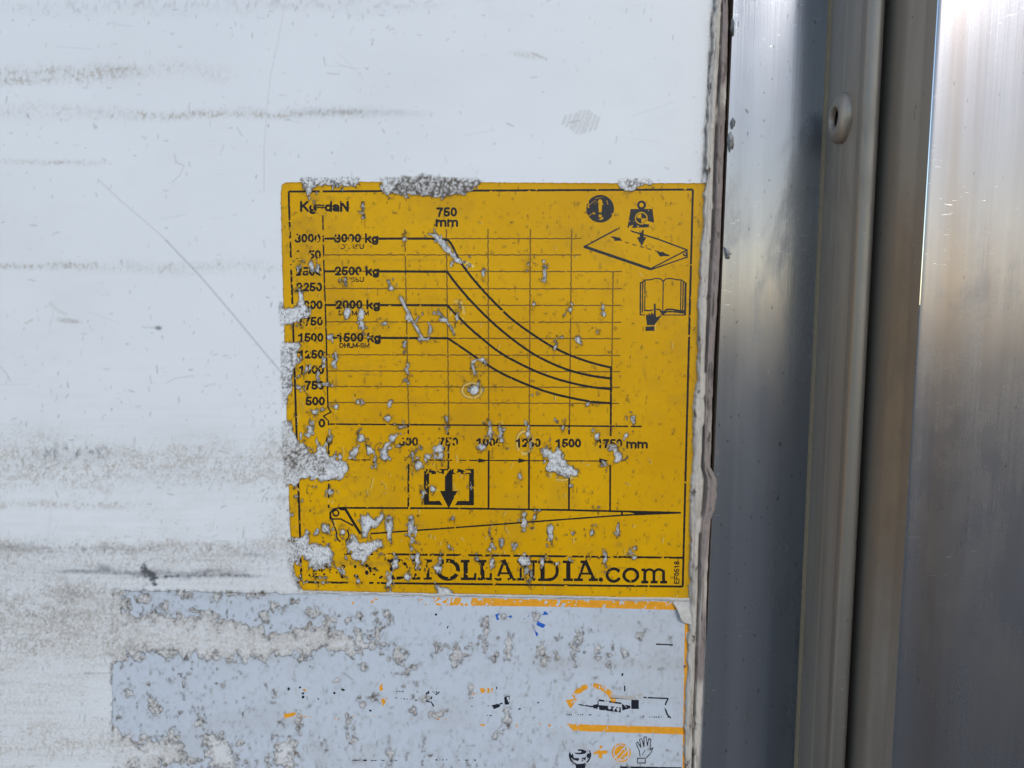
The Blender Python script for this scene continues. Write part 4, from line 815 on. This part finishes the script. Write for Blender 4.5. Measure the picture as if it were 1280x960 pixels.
# brushed face: its left edge leans with the panel joint
zs = np.linspace(-.25, .25, 40); rowsP = []
pa, pb = P(917, 0, d0), P(877, 960, d0)
def xl(z): return pa[0] + (pb[0] - pa[0]) * (z - pa[2]) / (pb[2] - pa[2])
us = np.linspace(0, 1, 24)
zz = np.concatenate([[ZT], np.linspace(.25, -.25, 60), [ZB]])
rb = np.random.default_rng(8)
Vf = []
for z in zz:
    e = xl(np.clip(z, -.25, .25)); row = [(e, -d0, z)]
    for uu in us:
        x = lerp(e + .0006, xc - .0009, uu); row.append((x, -d0 - .00012 * math.sin(uu * 3.1), z))
    for j in range(1, 7): a = j / 6 * math.pi / 2; row.append((xc - .0009 + .0009 * math.sin(a), -d0 - .0009 * (1 - math.cos(a)), z))
    Vf.append(row)
ribbon('brushed_face', np.array(Vf), m_flat, post)
ribbon('strip_edge', np.array([[(xl(np.clip(z, -.25, .25)) + .0003, .006, z), (xl(np.clip(z, -.25, .25)), -d0, z)] for z in zz]), m_flange, post)
ribbon('joint_gap', np.array([[(xat(845, 0), .0065, z), (xat(990, 0), .0064, z)] for z in (ZT, 0, ZB)]), m_void, post)
dl = 28.5 * MM
extrude('corner_trim', [(xc - .0010, d0 - .0001), (xc - .0009, d0 + .0003), (xc - .0004, d0 + .0009), (xc + .0002, d0 + .0013)], ink_mat('tan_edge', (.30, .22, .135), .6), post)
extrude('flange', fillet([(xc, d0 + .0009), (xc, dl * .52), (xc + .0003, dl * .56), (xc + .0003, dl - .001), (xc + .0008, dl)], .0006), m_flange, post)
lip = fillet([(xc + .0003, dl - .0010), (xc - .0007, dl + .0004), (xc - .0005, dl + .0052), (xc + .0040, dl + .0062), (xc + .0048, dl + .002), (xc + .0048, .004)], [.0008, .0022, .0022, .001], 8)
extrude('rounded_lip', lip, m_lip, post)
# rivet on the flange: axis points left
def lathe_x(name, prof, cx, cy, cz, mat, parent, seg=40):
    V = []
    for (r, h) in prof: V.append([(cx - h, cy + r * math.cos(a), cz + r * math.sin(a)) for a in np.linspace(0, 2 * math.pi, seg + 1)])
    return ribbon(name, np.array(V), mat, parent)
pv = np.array(P(1052.5, 148, .015)) - np.array([0, -D, 0])       # ray to the rivet meets the flange plane x = xc
ry = (-D) + pv[1] * xc / pv[0]; rz = pv[2] * xc / pv[0]
rw = .0080
rivet = lathe_x('rivet', [(rw, -.0003), (rw, .0006), (rw * .97, .0012), (rw * .86, .0019), (rw * .7, .0025), (rw * .54, .0028), (rw * .45, .0027), (rw * .41, .0022), (rw * .40, .0012)], xc, ry, rz, m_flange, post)
ring_ = lathe_x('grime_ring', [(rw * 1.10, .00005), (rw * 1.07, .00022), (rw * .98, .00026)], xc, ry, rz, m_void, post); ring_.parent = rivet; ring_.matrix_parent_inverse = rivet.matrix_parent_inverse
hole = lathe_x('hole', [(rw * .408, .0022), (rw * .38, .0006), (rw * .15, .0002), (.00001, .0001)], xc, ry, rz, m_void, post); hole.parent = rivet; hole.matrix_parent_inverse = rivet.matrix_parent_inverse  # walls coloured near black to stand in for shade inside the hole

# ------------------------------------------------------------------ door edge and sheet
door = thing('metal_cladding', 'wide sanded aluminium sheet with a folded dull edge beyond the riveted post', 'metal sheet', (.16, -.05, ZB))
x2 = xc + .0060; dd = 55.5 * MM
xe = xat(1144, dd)
x108 = xat(1106, 43.5 * MM)
edge_prof = fillet([(x2, .004), (x2 + .0001, 41 * MM), (x108 + .0006, 43.2 * MM), (x108 + .0010, 45.0 * MM), (xe - .0004, 50 * MM), (xe, dd - .0004)], [.0006, .0010, .0010, .001], 6)
extrude('folded_edge', edge_prof, m_bronze, door)
xr = xe + .40
sh = [(xe, dd + .0001), (xe + .0005, dd + .00028)] + [(lerp(xe + .0012, xr, k / 60), dd + .0003 + .0006 * math.sin(k * .22)) for k in range(61)]
extrude('sheet', sh, m_door, door)
